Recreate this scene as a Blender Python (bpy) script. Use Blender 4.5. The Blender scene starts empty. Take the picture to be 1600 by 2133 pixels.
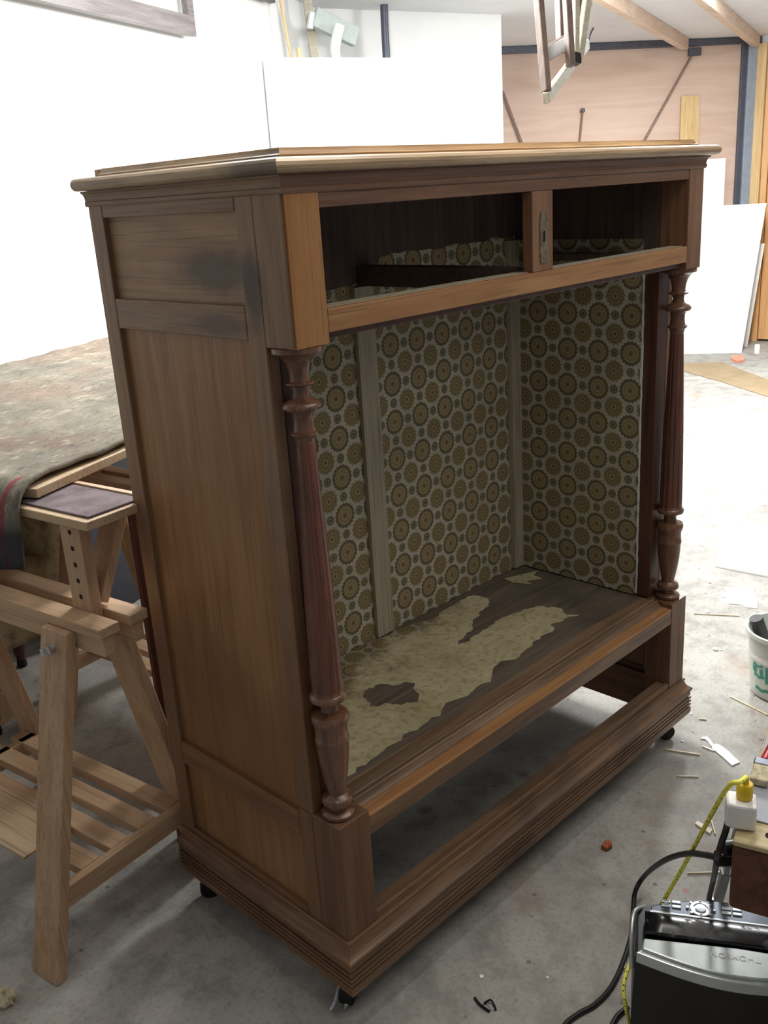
import bpy, bmesh, math, random
from mathutils import Vector, Matrix
random.seed(7)
S = bpy.context.scene
COL = S.collection
V = Vector

# ---------------------------------------------------------------- camera
FPX = 1982.43
CP = V((-0.91164, -1.09097, 1.49916))
CF = V((0.66479325, 0.67523804, -0.31953641))
CR = V((0.69668024, -0.71478159, -0.06102401))
CU = V((0.26960448, 0.18204635, 0.94560698))
cam = bpy.data.cameras.new('camera')
cam.sensor_fit = 'VERTICAL'; cam.sensor_height = 36.0; cam.lens = 36.0 * FPX / 2133.0
cam.clip_start = 0.02; cam.clip_end = 100
cob = bpy.data.objects.new('camera', cam); COL.objects.link(cob)
cob.matrix_world = Matrix(((CR.x, CU.x, -CF.x, CP.x), (CR.y, CU.y, -CF.y, CP.y), (CR.z, CU.z, -CF.z, CP.z), (0, 0, 0, 1)))
S.camera = cob

# ---------------------------------------------------------------- world, lights, exposure
S.view_settings.view_transform = 'Standard'
S.view_settings.look = 'None'
S.view_settings.gamma = 1.0
S.view_settings.use_curve_mapping = False
S.view_settings.exposure = 0.0
w = bpy.data.worlds.new('world'); S.world = w; w.use_nodes = True
bg = w.node_tree.nodes['Background']
bg.inputs[0].default_value = (0.96, 0.97, 1.0, 1); bg.inputs[1].default_value = 0.20

def area(name, loc, rz, sx, sy, power, col):
    L = bpy.data.lights.new(name, 'AREA'); L.shape = 'RECTANGLE'; L.size = sx; L.size_y = sy
    L.energy = power; L.color = col
    o = bpy.data.objects.new(name, L); COL.objects.link(o)
    o.location = loc; o.rotation_euler = (0, 0, rz)
    return o
def bulb(name, loc, power, col, r=0.12):
    L = bpy.data.lights.new(name, 'POINT'); L.energy = power; L.color = col; L.shadow_soft_size = r
    o = bpy.data.objects.new(name, L); COL.objects.link(o); o.location = loc; return o
area('tube_light_wall', (1.6, 1.75, 2.60), math.radians(23.5), 2.2, 0.25, 85, (1.0, 0.99, 0.96))
bulb('tube_glow_wall', (2.0, 1.8, 2.35), 60, (1.0, 0.99, 0.96))
area('tube_light_back', (4.6, 1.5, 2.56), math.radians(23.5), 1.8, 0.4, 150, (0.96, 0.99, 1.0))
bulb('tube_glow_back', (4.4, 1.4, 2.40), 75, (0.97, 0.99, 1.0), 0.2)
area('tube_light_middle', (0.60, 0.0, 2.60), math.radians(5), 1.5, 0.16, 18, (1.0, 0.965, 0.89))
area('tube_light_front', (0.9, -1.1, 2.60), math.radians(5), 2.0, 1.1, 15, (1.0, 0.965, 0.90))

# ---------------------------------------------------------------- pixel helpers (real planes only)
def ray(x, y): return CR * ((x - 800) / FPX) - CU * ((y - 1066.5) / FPX) + CF
def hz(x, y, z=0.0):
    r = ray(x, y); return CP + r * ((z - CP.z) / r.z)
def hp(x, y, n, d):
    r = ray(x, y); return CP + r * ((d - CP.dot(n)) / r.dot(n))
def at(x, y, depth): return CP + ray(x, y) * depth

# ---------------------------------------------------------------- materials
def sr(r, g, b):
    def f(c):
        c /= 255.0
        return c / 12.92 if c <= 0.04045 else ((c + 0.055) / 1.055) ** 2.4
    return (f(r), f(g), f(b), 1.0)

class NT:
    def __init__(s, name):
        s.m = bpy.data.materials.new(name); s.m.use_nodes = True
        s.t = s.m.node_tree; s.b = s.t.nodes['Principled BSDF']
        s._c = None
    def node(s, typ, **kw):
        n = s.t.nodes.new(typ)
        for k, v in kw.items(): setattr(n, k, v)
        return n
    def link(s, a, b): s.t.links.new(a, b)
    def put(s, sock, v):
        if hasattr(v, 'is_output') or hasattr(v, 'links'): s.link(v, sock)
        else: sock.default_value = v
    def coord(s):
        if s._c is None: s._c = s.node('ShaderNodeTexCoord').outputs['Object']
        return s._c
    def mapv(s, scale, loc=(0, 0, 0), rot=(0, 0, 0)):
        n = s.node('ShaderNodeMapping'); s.link(s.coord(), n.inputs[0])
        n.inputs['Scale'].default_value = scale; n.inputs['Location'].default_value = loc; n.inputs['Rotation'].default_value = rot
        return n.outputs[0]
    def noise(s, vec, scale, detail=4, rough=0.55, dist=0.0):
        n = s.node('ShaderNodeTexNoise'); s.link(vec, n.inputs['Vector'])
        n.inputs['Scale'].default_value = scale; n.inputs['Detail'].default_value = detail
        n.inputs['Roughness'].default_value = rough; n.inputs['Distortion'].default_value = dist
        return n.outputs['Fac']
    def voro(s, vec, scale, feat='F1'):
        n = s.node('ShaderNodeTexVoronoi', feature=feat); s.link(vec, n.inputs['Vector']); n.inputs['Scale'].default_value = scale
        return n.outputs['Distance']
    def ma(s, op, a, b=0.0, c=0.0):
        n = s.node('ShaderNodeMath', operation=op)
        s.put(n.inputs[0], a); s.put(n.inputs[1], b); s.put(n.inputs[2], c)
        return n.outputs[0]
    def ss(s, v, a, b):
        n = s.node('ShaderNodeMapRange', interpolation_type='SMOOTHSTEP')
        s.put(n.inputs['Value'], v); n.inputs['From Min'].default_value = a; n.inputs['From Max'].default_value = b
        return n.outputs[0]
    def mix(s, f, a, b, mode='MIX'):
        n = s.node('ShaderNodeMix', data_type='RGBA', blend_type=mode)
        s.put(n.inputs[0], f); s.put(n.inputs[6], a); s.put(n.inputs[7], b)
        return n.outputs[2]
    def sep(s, vec=None):
        n = s.node('ShaderNodeSeparateXYZ'); s.link(vec or s.coord(), n.inputs[0]); return n.outputs
    def comb(s, x, y, z=0.0):
        n = s.node('ShaderNodeCombineXYZ'); s.put(n.inputs[0], x); s.put(n.inputs[1], y); s.put(n.inputs[2], z); return n.outputs[0]
    def bump(s, h, strength=0.3, dist=0.002):
        n = s.node('ShaderNodeBump'); n.inputs['Strength'].default_value = strength; n.inputs['Distance'].default_value = dist
        s.link(h, n.inputs['Height']); s.link(n.outputs[0], s.b.inputs['Normal'])
    def done(s, col, rough=0.5, metal=0.0, spec=0.5):
        s.put(s.b.inputs['Base Color'], col); s.put(s.b.inputs['Roughness'], rough); s.put(s.b.inputs['Metallic'], metal)
        s.b.inputs['Specular IOR Level'].default_value = spec
        return s.m

def wood(name, ca, cb, axis='z', rough=0.45, fine=1.0, dirt=0.35, dirtcol=(28, 20, 14), stain_tone=None, spec=0.45):
    t = NT(name)
    st = {'x': (1.2, 16, 16), 'y': (16, 1.2, 16), 'z': (16, 16, 1.2)}[axis]
    v = t.mapv(tuple(c * fine for c in st))
    n1 = t.noise(v, 2.2, 6, 0.6, 0.9)
    st2 = {'x': (3, 160, 160), 'y': (160, 3, 160), 'z': (160, 160, 3)}[axis]
    n2 = t.noise(t.mapv(tuple(c * fine for c in st2)), 1.6, 3, 0.6)
    n3 = t.noise(t.coord(), 3.3, 4, 0.6)
    f = t.ss(n1, 0.3, 0.7)
    c = t.mix(f, sr(*ca), sr(*cb))
    pores = t.ss(n2, 0.52, 0.70)
    c = t.mix(t.ma('MULTIPLY', pores, 0.38), c, sr(*dirtcol))
    c = t.mix(t.ma('MULTIPLY', t.ss(n3, 0.5, 0.78), dirt), c, sr(*dirtcol))
    if stain_tone:
        for (p, sz, col, amt) in stain_tone:
            x, y, z = t.sep()
            dx = t.ma('DIVIDE', t.ma('SUBTRACT', x, p[0]), sz[0]); dy = t.ma('DIVIDE', t.ma('SUBTRACT', y, p[1]), sz[1]); dz = t.ma('DIVIDE', t.ma('SUBTRACT', z, p[2]), sz[2])
            d = t.ma('SQRT', t.ma('ADD', t.ma('ADD', t.ma('MULTIPLY', dx, dx), t.ma('MULTIPLY', dy, dy)), t.ma('MULTIPLY', dz, dz)))
            d = t.ma('ADD', d, t.ma('MULTIPLY', t.ma('SUBTRACT', t.noise(t.coord(), 14, 4, 0.6), 0.5), 0.8))
            k = t.ma('SUBTRACT', 1.0, t.ss(d, 0.35, 1.15))
            c = t.mix(t.ma('MULTIPLY', k, amt), c, sr(*col))
    t.bump(n2, 0.12, 0.001)
    r = t.ma('ADD', rough - 0.1, t.ma('MULTIPLY', n1, 0.2))
    return t.done(c, r, spec=spec)

def plain(name, col, rough=0.5, metal=0.0, var=0.12, scale=30, bump=0.0, spec=0.5):
    t = NT(name); n = t.noise(t.coord(), scale, 4, 0.6)
    c0 = sr(*col); c1 = tuple(max(0, x * (1 - var * 2)) for x in c0[:3]) + (1,)
    c = t.mix(t.ss(n, 0.35, 0.75), c0, c1)
    if bump: t.bump(n, bump, 0.002)
    return t.done(c, rough, metal, spec)

M = {}
STAINS_TONES = [((0, 0.20, 1.395), (0.3, 0.13, 0.045), (62, 60, 55), 0.78), ((0, 0.085, 1.37), (0.3, 0.034, 0.07), (56, 54, 51), 0.75),
          ((0, 0.17, 1.31), (0.3, 0.10, 0.022), (62, 60, 55), 0.6), ((0, 0.3, 0.35), (2, 2, 0.70), (116, 78, 48), 0.7)]  # broad last entry: browner tone towards the bottom
M['side'] = wood('oak_side_cool_lit', (150, 118, 90), (130, 100, 75), 'z', 0.5, dirt=0.25, stain_tone=STAINS_TONES)  # greyer than the front: different light on the sides put into the colour
M['side_rail'] = wood('oak_side_rail', (146, 116, 90), (126, 98, 75), 'y', 0.5, dirt=0.25, stain_tone=STAINS_TONES)
M['side_rail_low'] = wood('oak_side_rail_brown', (136, 98, 66), (114, 80, 54), 'y', 0.5, dirt=0.3)
M['side_panel'] = wood('oak_panel_honey', (160, 118, 76), (140, 98, 60), 'z', 0.45, dirt=0.22, stain_tone=[((0, 0.3, 0.5), (0.3, 0.3, 0.25), (110, 62, 34), 0.45)])
M['side_panel_top'] = wood('oak_panel_upper', (168, 134, 102), (150, 116, 86), 'y', 0.5, dirt=0.2, stain_tone=STAINS_TONES)
M['block'] = wood('oak_block_orange', (186, 136, 86), (168, 116, 68), 'z', 0.45, dirt=0.22)
M['block_r'] = wood('oak_block_shaded', (152, 112, 84), (128, 90, 66), 'z', 0.45, dirt=0.3)  # darker copy of the block: weaker light at upper right put into the colour
M['front_rail'] = wood('oak_front_rail', (184, 138, 92), (162, 114, 72), 'x', 0.45, dirt=0.22)
M['frieze'] = wood('oak_frieze_shaded', (138, 102, 80), (112, 80, 62), 'x', 0.5, dirt=0.35)  # darkened: shade under the cornice put into the colour
M['cornice'] = wood('oak_cornice_lit', (194, 168, 134), (160, 132, 102), 'x', 0.28, dirt=0.22)  # pale: overhead light and glare put into the colour
M['cornice_y'] = wood('oak_cornice_side', (186, 162, 132), (158, 132, 104), 'y', 0.4, dirt=0.35, stain_tone=[((0, 0.02, 1.54), (0.3, 0.10, 0.05), (70, 64, 58), 0.7)])
M['plinth_y'] = wood('plinth_brown_side', (140, 102, 72), (100, 70, 50), 'y', 0.42, dirt=0.45)
M['topboard'] = wood('oak_top_board', (196, 160, 112), (150, 112, 70), 'x', 0.45, dirt=0.2)
M['post'] = wood('post_dark_red', (104, 66, 52), (74, 46, 38), 'z', 0.4, dirt=0.5)
M['column'] = wood('column_red_brown', (128, 78, 58), (84, 50, 40), 'z', 0.28, dirt=0.45, spec=0.6)
M['column_dark'] = wood('column_turning', (138, 96, 70), (96, 66, 52), 'z', 0.22, dirt=0.45, spec=0.7)
M['plinth'] = wood('plinth_brown', (142, 110, 82), (104, 78, 58), 'x', 0.42, dirt=0.45)
M['ped'] = wood('pedestal_brown', (128, 92, 68), (104, 72, 52), 'z', 0.45, dirt=0.4)
M['inner'] = wood('inner_wood_dark', (106, 86, 76), (82, 66, 58), 'x', 0.7, dirt=0.5)
M['inner_z'] = wood('inner_wood_dark_upright', (104, 86, 78), (80, 66, 60), 'z', 0.7, dirt=0.5)
M['shelf'] = wood('shelf_dark_board', (124, 112, 96), (94, 84, 74), 'x', 0.65, dirt=0.5)
M['shelfmold'] = wood('shelf_moulding_worn', (150, 122, 96), (112, 88, 68), 'x', 0.45, dirt=0.4)
M['batten'] = wood('batten_pale', (186, 176, 154), (170, 160, 138), 'z', 0.6, dirt=0.12)
M['pine'] = wood('trestle_pine', (196, 164, 132), (176, 142, 110), 'z', 0.55, fine=0.8, dirt=0.14, dirtcol=(96, 66, 42))
M['pine_y'] = wood('trestle_pine_long', (204, 174, 142), (186, 152, 120), 'y', 0.55, fine=0.8, dirt=0.14, dirtcol=(96, 66, 42))
M['pine_x'] = wood('trestle_pine_cross', (196, 166, 134), (176, 142, 110), 'x', 0.55, fine=0.8, dirt=0.14, dirtcol=(96, 66, 42))
M['ply'] = wood('plywood_sheet', (206, 182, 150), (192, 164, 130), 'y', 0.6, fine=0.5, dirt=0.05)
def mk_garage():
    t = NT('garage_plywood'); n1 = t.noise(t.mapv((0.6, 0.6, 5.0)), 1.6, 5, 0.6, 0.8); n2 = t.noise(t.coord(), 1.1, 3)
    c = t.mix(t.ss(n1, 0.3, 0.7), sr(220, 194, 178), sr(206, 176, 158)); c = t.mix(t.ma('MULTIPLY', t.ss(n2, 0.45, 0.7), 0.4), c, sr(222, 198, 184))
    return t.done(c, 0.6)
M['garage'] = mk_garage()
M['doorpine'] = wood('door_pine', (226, 178, 126), (214, 160, 104), 'z', 0.5, fine=0.5, dirt=0.06, dirtcol=(140, 90, 50))
M['doorpine_x'] = wood('door_pine_boards', (226, 178, 122), (210, 156, 98), 'x', 0.5, fine=0.5, dirt=0.06, dirtcol=(140, 90, 50))
M['joist'] = wood('ceiling_joist', (222, 198, 178), (206, 180, 158), 'x', 0.6, fine=0.4, dirt=0.06, dirtcol=(140, 100, 70))
M['palepost'] = wood('pale_post', (226, 196, 146), (208, 172, 120), 'z', 0.55, fine=0.5, dirt=0.06, dirtcol=(150, 110, 60))
M['darkframe'] = wood('dark_frame_wood', (108, 102, 102), (86, 80, 80), 'x', 0.5, dirt=0.3)
M['chairwood'] = wood('old_chair_wood', (126, 106, 96), (98, 82, 74), 'z', 0.5, dirt=0.25)
M['chairpale'] = wood('bare_chair_rail', (196, 190, 172), (172, 166, 148), 'x', 0.6, dirt=0.2, dirtcol=(90, 84, 74))
M['legwood'] = wood('armchair_leg_wood', (140, 92, 56), (100, 62, 38), 'z', 0.45, dirt=0.25)
M['reddark'] = wood('mahogany_leg', (96, 46, 34), (66, 32, 26), 'z', 0.4, dirt=0.3)
M['bench'] = wood('bench_brown_end', (112, 66, 40), (76, 44, 28), 'x', 0.55, dirt=0.5)
M['benchtop'] = wood('bench_top_pale', (206, 190, 148), (176, 156, 112), 'y', 0.6, dirt=0.3, dirtcol=(96, 80, 56))
M['sliver'] = wood('wood_sliver', (226, 214, 188), (210, 196, 166), 'x', 0.6, dirt=0.05)
M['white'] = plain('white_board', (244, 244, 240), 0.6, var=0.02, scale=4)
M['paper'] = plain('white_paper', (240, 240, 236), 0.7, var=0.03, scale=20)
M['wall'] = plain('white_plaster', (240, 241, 240), 0.8, var=0.02, scale=3, bump=0.05)
M['ceil'] = plain('ceiling_white', (226, 226, 228), 0.85, var=0.03, scale=3)
M['steel'] = plain('painted_steel', (168, 178, 192), 0.4, 0.3, var=0.08, scale=20)
M['steeldark'] = plain('dark_steel', (96, 100, 112), 0.45, 0.4, var=0.1)
M['rod'] = plain('rusty_rod', (150, 128, 116), 0.5, 0.3)
M['chrome'] = plain('bright_metal', (200, 206, 210), 0.25, 0.9, var=0.05)
M['alu'] = plain('dull_aluminium', (176, 180, 182), 0.35, 0.7, var=0.1)
M['iron'] = plain('castor_iron', (44, 40, 38), 0.5, 0.5, var=0.2)
M['brassold'] = plain('tarnished_lock_plate', (150, 138, 112), 0.42, 0.55, var=0.3, scale=60)
M['hole'] = plain('hole_black', (14, 12, 11), 0.9, var=0.1)
M['navy'] = plain('dark_navy_paint', (44, 44, 56), 0.6, var=0.15)
M['black'] = plain('black_plastic', (20, 20, 22), 0.35, var=0.2, scale=14)
def mk_dusty():
    t = NT('dusty_black_gloss'); n = t.noise(t.coord(), 26, 4, 0.6)
    k = t.ss(n, 0.52, 0.66); c = t.mix(t.ma('MULTIPLY', k, 0.6), sr(18, 18, 22), sr(104, 100, 98))
    return t.done(c, t.ma('ADD', 0.25, t.ma('MULTIPLY', k, 0.5)))
M['blackgloss'] = mk_dusty()
M['cable'] = plain('black_cable', (22, 21, 21), 0.5, var=0.1)
M['silver'] = plain('silver_plastic', (186, 192, 190), 0.32, 0.35, var=0.1, scale=18)
M['silverrim'] = plain('silver_rim', (206, 210, 214), 0.28, 0.5, var=0.05)
M['darkchrome'] = plain('smoked_chrome', (120, 126, 136), 0.22, 0.7, var=0.1)
M['whiteplastic'] = plain('white_plastic', (236, 234, 232), 0.4, var=0.03)
M['yellow'] = plain('yellow_plastic', (226, 190, 30), 0.4, var=0.05)
M['hessian'] = plain('worn_hessian', (186, 174, 144), 0.95, var=0.3, scale=26, bump=0.6)
M['darkcloth'] = plain('dark_cloth', (70, 68, 70), 0.95, var=0.3, scale=18, bump=0.4)
M['greycloth'] = plain('purple_grey_cloth', (126, 112, 116), 0.95, var=0.25, scale=16, bump=0.5)
M['pipe'] = plain('pale_grey_pipe', (206, 214, 214), 0.4, var=0.04)
M['bracket'] = plain('grey_bracket', (176, 186, 184), 0.45, var=0.06)
M['foam'] = plain('yellowed_foam', (216, 206, 170), 0.95, var=0.2, scale=60, bump=0.8)
M['brick'] = plain('orange_chip', (176, 96, 56), 0.8, var=0.25, scale=80)
M['card'] = plain('brown_board', (158, 138, 108), 0.8, var=0.12, scale=6)
M['grey'] = plain('grey_sheet', (150, 152, 162), 0.5, var=0.08)
M['red'] = plain('red_handle', (186, 30, 40), 0.35, var=0.05)
M['bristle'] = plain('brush_bristle', (206, 194, 162), 0.9, var=0.25, scale=90)
M['green'] = plain('green_print', (52, 150, 130), 0.5, var=0.1)
M['salmon'] = plain('salmon_scrap', (232, 150, 124), 0.7, var=0.15)
M['thread'] = plain('pale_thread', (198, 196, 190), 0.8, var=0.05)
M['greytape'] = plain('charcoal_roll', (74, 74, 76), 0.6, var=0.2)
M['outside'] = plain('outdoor_greenery', (150, 156, 170), 0.9, var=0.5, scale=3)

def mk_glass():
    t = NT('window_glass'); t.done((1, 1, 1, 1), 0.02); t.b.inputs['Transmission Weight'].default_value = 1.0; return t.m
M['glass'] = mk_glass()
def mk_bucket():
    t = NT('milky_plastic'); n = t.noise(t.coord(), 12, 4)
    c = t.mix(t.ss(n, 0.4, 0.7), sr(226, 232, 226), sr(204, 212, 206)); t.done(c, 0.4)
    t.b.inputs['Transmission Weight'].default_value = 0.25; return t.m
M['bucket'] = mk_bucket()

def mk_floor():
    t = NT('concrete_floor'); co = t.coord()
    n1 = t.noise(co, 1.3, 5, 0.6); n2 = t.noise(co, 9, 5, 0.65); n3 = t.noise(co, 90, 3, 0.7); n4 = t.noise(co, 3.1, 5, 0.7, 0.6)
    c = t.mix(t.ss(n1, 0.3, 0.7), sr(182, 180, 174), sr(160, 158, 153))
    c = t.mix(t.ma('MULTIPLY', t.ss(n2, 0.42, 0.68), 0.75), c, sr(134, 131, 126))
    c = t.mix(t.ma('MULTIPLY', t.ss(n3, 0.48, 0.70), 0.38), c, sr(112, 110, 106))
    c = t.mix(t.ma('MULTIPLY', t.ss(n4, 0.56, 0.70), 0.5), c, sr(152, 134, 118))
    d = t.voro(co, 3.4); d2 = t.ma('ADD', d, t.ma('MULTIPLY', t.ma('SUBTRACT', n2, 0.5), 0.32))
    c = t.mix(t.ma('MULTIPLY', t.ma('SUBTRACT', 1.0, t.ss(d2, 0.03, 0.085)), 0.55), c, sr(82, 80, 80))
    dd = t.voro(co, 13.0); c = t.mix(t.ma('MULTIPLY', t.ma('SUBTRACT', 1.0, t.ss(dd, 0.05, 0.09)), 0.6), c, sr(72, 70, 70))
    dr = t.voro(t.mapv((1, 1, 1), (3.3, 1.7, 0)), 5.2); c = t.mix(t.ma('MULTIPLY', t.ma('SUBTRACT', 1.0, t.ss(dr, 0.02, 0.05)), 0.5), c, sr(196, 92, 82))
    t.bump(n3, 0.25, 0.002)
    return t.done(c, 0.75, spec=0.3)
M['floor'] = mk_floor()

P_ = 0.0932
def wallpaper(name, iu, iv, u0, v0, faded=False):
    t = NT(name); xyz = t.sep(); u = xyz[iu]; v = xyz[iv]
    U = t.ma('DIVIDE', t.ma('SUBTRACT', u, u0), P_); W = t.ma('DIVIDE', t.ma('SUBTRACT', v, v0), P_)
    def cell(du, dv):
        a = t.ma('SUBTRACT', t.ma('FRACT', t.ma('ADD', U, 10.5 - du)), 0.5); b = t.ma('SUBTRACT', t.ma('FRACT', t.ma('ADD', W, 10.5 - dv)), 0.5)
        r = t.ma('SQRT', t.ma('ADD', t.ma('MULTIPLY', a, a), t.ma('MULTIPLY', b, b))); th = t.ma('ARCTAN2', b, a)
        return r, th
    nz = t.noise(t.coord(), 60, 3); nb = t.noise(t.coord(), 7, 4)
    c = t.mix(t.ss(nb, 0.35, 0.7), sr(200, 193, 176), sr(184, 177, 158))
    olive = sr(110, 102, 78); ochre = sr(152, 135, 98); dk = sr(104, 94, 68); pale = sr(176, 163, 130); rust = sr(130, 98, 70); green = sr(116, 116, 96)
    def below(r, e, w=0.012): return t.ma('SUBTRACT', 1.0, t.ss(r, e - w, e + w))
    r, th = cell(0, 0)
    rr = t.ma('ADD', r, t.ma('MULTIPLY', t.ma('SINE', t.ma('MULTIPLY', th, 18.0)), 0.016))
    c = t.mix(below(rr, 0.325), c, olive); c = t.mix(below(r, 0.255), c, ochre)
    c = t.mix(below(r, 0.215), c, pale); c = t.mix(below(r, 0.195), c, ochre)
    c = t.mix(below(r, 0.125), c, pale); c = t.mix(below(r, 0.10), c, ochre); c = t.mix(below(r, 0.05), c, rust)
    r, th = cell(0.5, 0.5)
    rr = t.ma('ADD', r, t.ma('MULTIPLY', t.ma('SINE', t.ma('MULTIPLY', th, 14.0)), 0.022))
    c = t.mix(below(rr, 0.285), c, ochre)
    sp = t.ma('MULTIPLY', t.ss(t.ma('SINE', t.ma('MULTIPLY', th, 14.0)), -0.1, 0.6), t.ss(t.ma('SINE', t.ma('MULTIPLY', r, 62.0)), -0.4, 0.5))
    c = t.mix(t.ma('MULTIPLY', t.ma('MULTIPLY', sp, below(rr, 0.27)), 0.85), c, dk)
    c = t.mix(below(r, 0.075), c, pale); c = t.mix(below(r, 0.045), c, dk)
    for du, dv in ((0.5, 0.0), (0.0, 0.5)):
        r, th = cell(du, dv)
        c = t.mix(below(r, 0.125), c, green); c = t.mix(below(r, 0.075), c, ochre); c = t.mix(below(r, 0.04), c, dk)
    c = t.mix(t.ma('MULTIPLY', t.ss(nz, 0.45, 0.8), 0.25), c, sr(124, 112, 84))
    if faded:
        x, y, z = xyz
        nf = t.noise(t.coord(), 9, 5, 0.65)
        k = t.ma('ADD', t.ma('ADD', t.ma('MULTIPLY', t.ma('SUBTRACT', y, 0.33), 2.2), t.ma('MULTIPLY', t.ma('SUBTRACT', 0.45, x), 0.55)), t.ma('MULTIPLY', t.ma('SUBTRACT', nf, 0.5), 0.9))
        base = t.mix(t.ss(nf, 0.3, 0.75), sr(210, 199, 164), sr(178, 166, 128))
        base = t.mix(t.ma('MULTIPLY', t.ss(nz, 0.45, 0.7), 0.45), base, sr(120, 108, 66))
        c2 = t.mix(0.45, c, sr(104, 88, 54))
        c = t.mix(t.ss(k, -0.02, 0.22), base, c2)
    t.bump(nz, 0.1, 0.001)
    return t.done(c, 0.7, spec=0.25)
M['wp_back'] = wallpaper('wallpaper_back', 0, 2, 1.075, 1.152)
M['wp_side'] = wallpaper('wallpaper_side', 1, 2, 0.138, 1.171)
M['wp_floor'] = wallpaper('wallpaper_floor_worn', 0, 1, 0.62, 0.41, True)

def mk_blanket():
    t = NT('stained_blanket'); co = t.coord()
    v = t.mapv((1.0, 1.6, 1.0), rot=(0, 0, 0.5))
    n1 = t.noise(v, 3.0, 5, 0.65); n2 = t.noise(v, 16, 5, 0.7); n3 = t.noise(t.mapv((1, 2.5, 1), (5, 2, 1)), 34, 4, 0.7); n4 = t.noise(t.mapv((1, 1, 1), (9, 3, 2)), 2.1, 3, 0.6)
    c = t.mix(t.ss(n1, 0.32, 0.68), sr(136, 131, 118), sr(104, 101, 93))
    c = t.mix(t.ma('MULTIPLY', t.ss(n4, 0.48, 0.62), 0.5), c, sr(122, 100, 90))
    c = t.mix(t.ma('MULTIPLY', t.ss(n2, 0.52, 0.72), 0.65), c, sr(172, 166, 148))
    c = t.mix(t.ma('MULTIPLY', t.ss(n3, 0.50, 0.70), 0.6), c, sr(66, 63, 58))
    c = t.mix(t.ma('MULTIPLY', t.ss(n3, 0.30, 0.42), 0.0), c, sr(84, 80, 74))
    x, y, z = t.sep()
    # yellow / rust splash towards the left of the table
    dx = t.ma('DIVIDE', t.ma('SUBTRACT', x, -0.02), 0.13); dy = t.ma('DIVIDE', t.ma('SUBTRACT', y, 0.60), 0.10)
    d = t.ma('ADD', t.ma('SQRT', t.ma('ADD', t.ma('MULTIPLY', dx, dx), t.ma('MULTIPLY', dy, dy))), t.ma('SUBTRACT', n2, 0.5))
    c = t.mix(t.ma('MULTIPLY', t.ma('SUBTRACT', 1.0, t.ss(d, 0.4, 1.1)), 0.6), c, sr(170, 134, 64))
    # woven red stripe near the corner of the hanging end, dark hanging lower part
    k = t.ma('MULTIPLY', t.ma('MULTIPLY', t.ss(y, 0.036, 0.042), t.ma('SUBTRACT', 1.0, t.ss(y, 0.048, 0.055))), t.ma('SUBTRACT', 1.0, t.ss(x, 0.0, 0.04)))
    c = t.mix(t.ma('MULTIPLY', k, 0.7), c, sr(140, 44, 58))
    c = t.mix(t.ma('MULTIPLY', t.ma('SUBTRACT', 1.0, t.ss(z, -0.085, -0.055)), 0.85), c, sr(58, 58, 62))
    t.bump(n2, 0.8, 0.006)
    return t.done(c, 0.95, spec=0.1)
M['blanket'] = mk_blanket()
def mk_cord():
    t = NT('yellow_fleck_cord'); d = t.voro(t.coord(), 150.0)
    c = t.mix(t.ma('SUBTRACT', 1.0, t.ss(d, 0.18, 0.30)), sr(244, 240, 90), sr(60, 62, 30)); return t.done(c, 0.6)
M['ycord'] = mk_cord()

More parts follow.
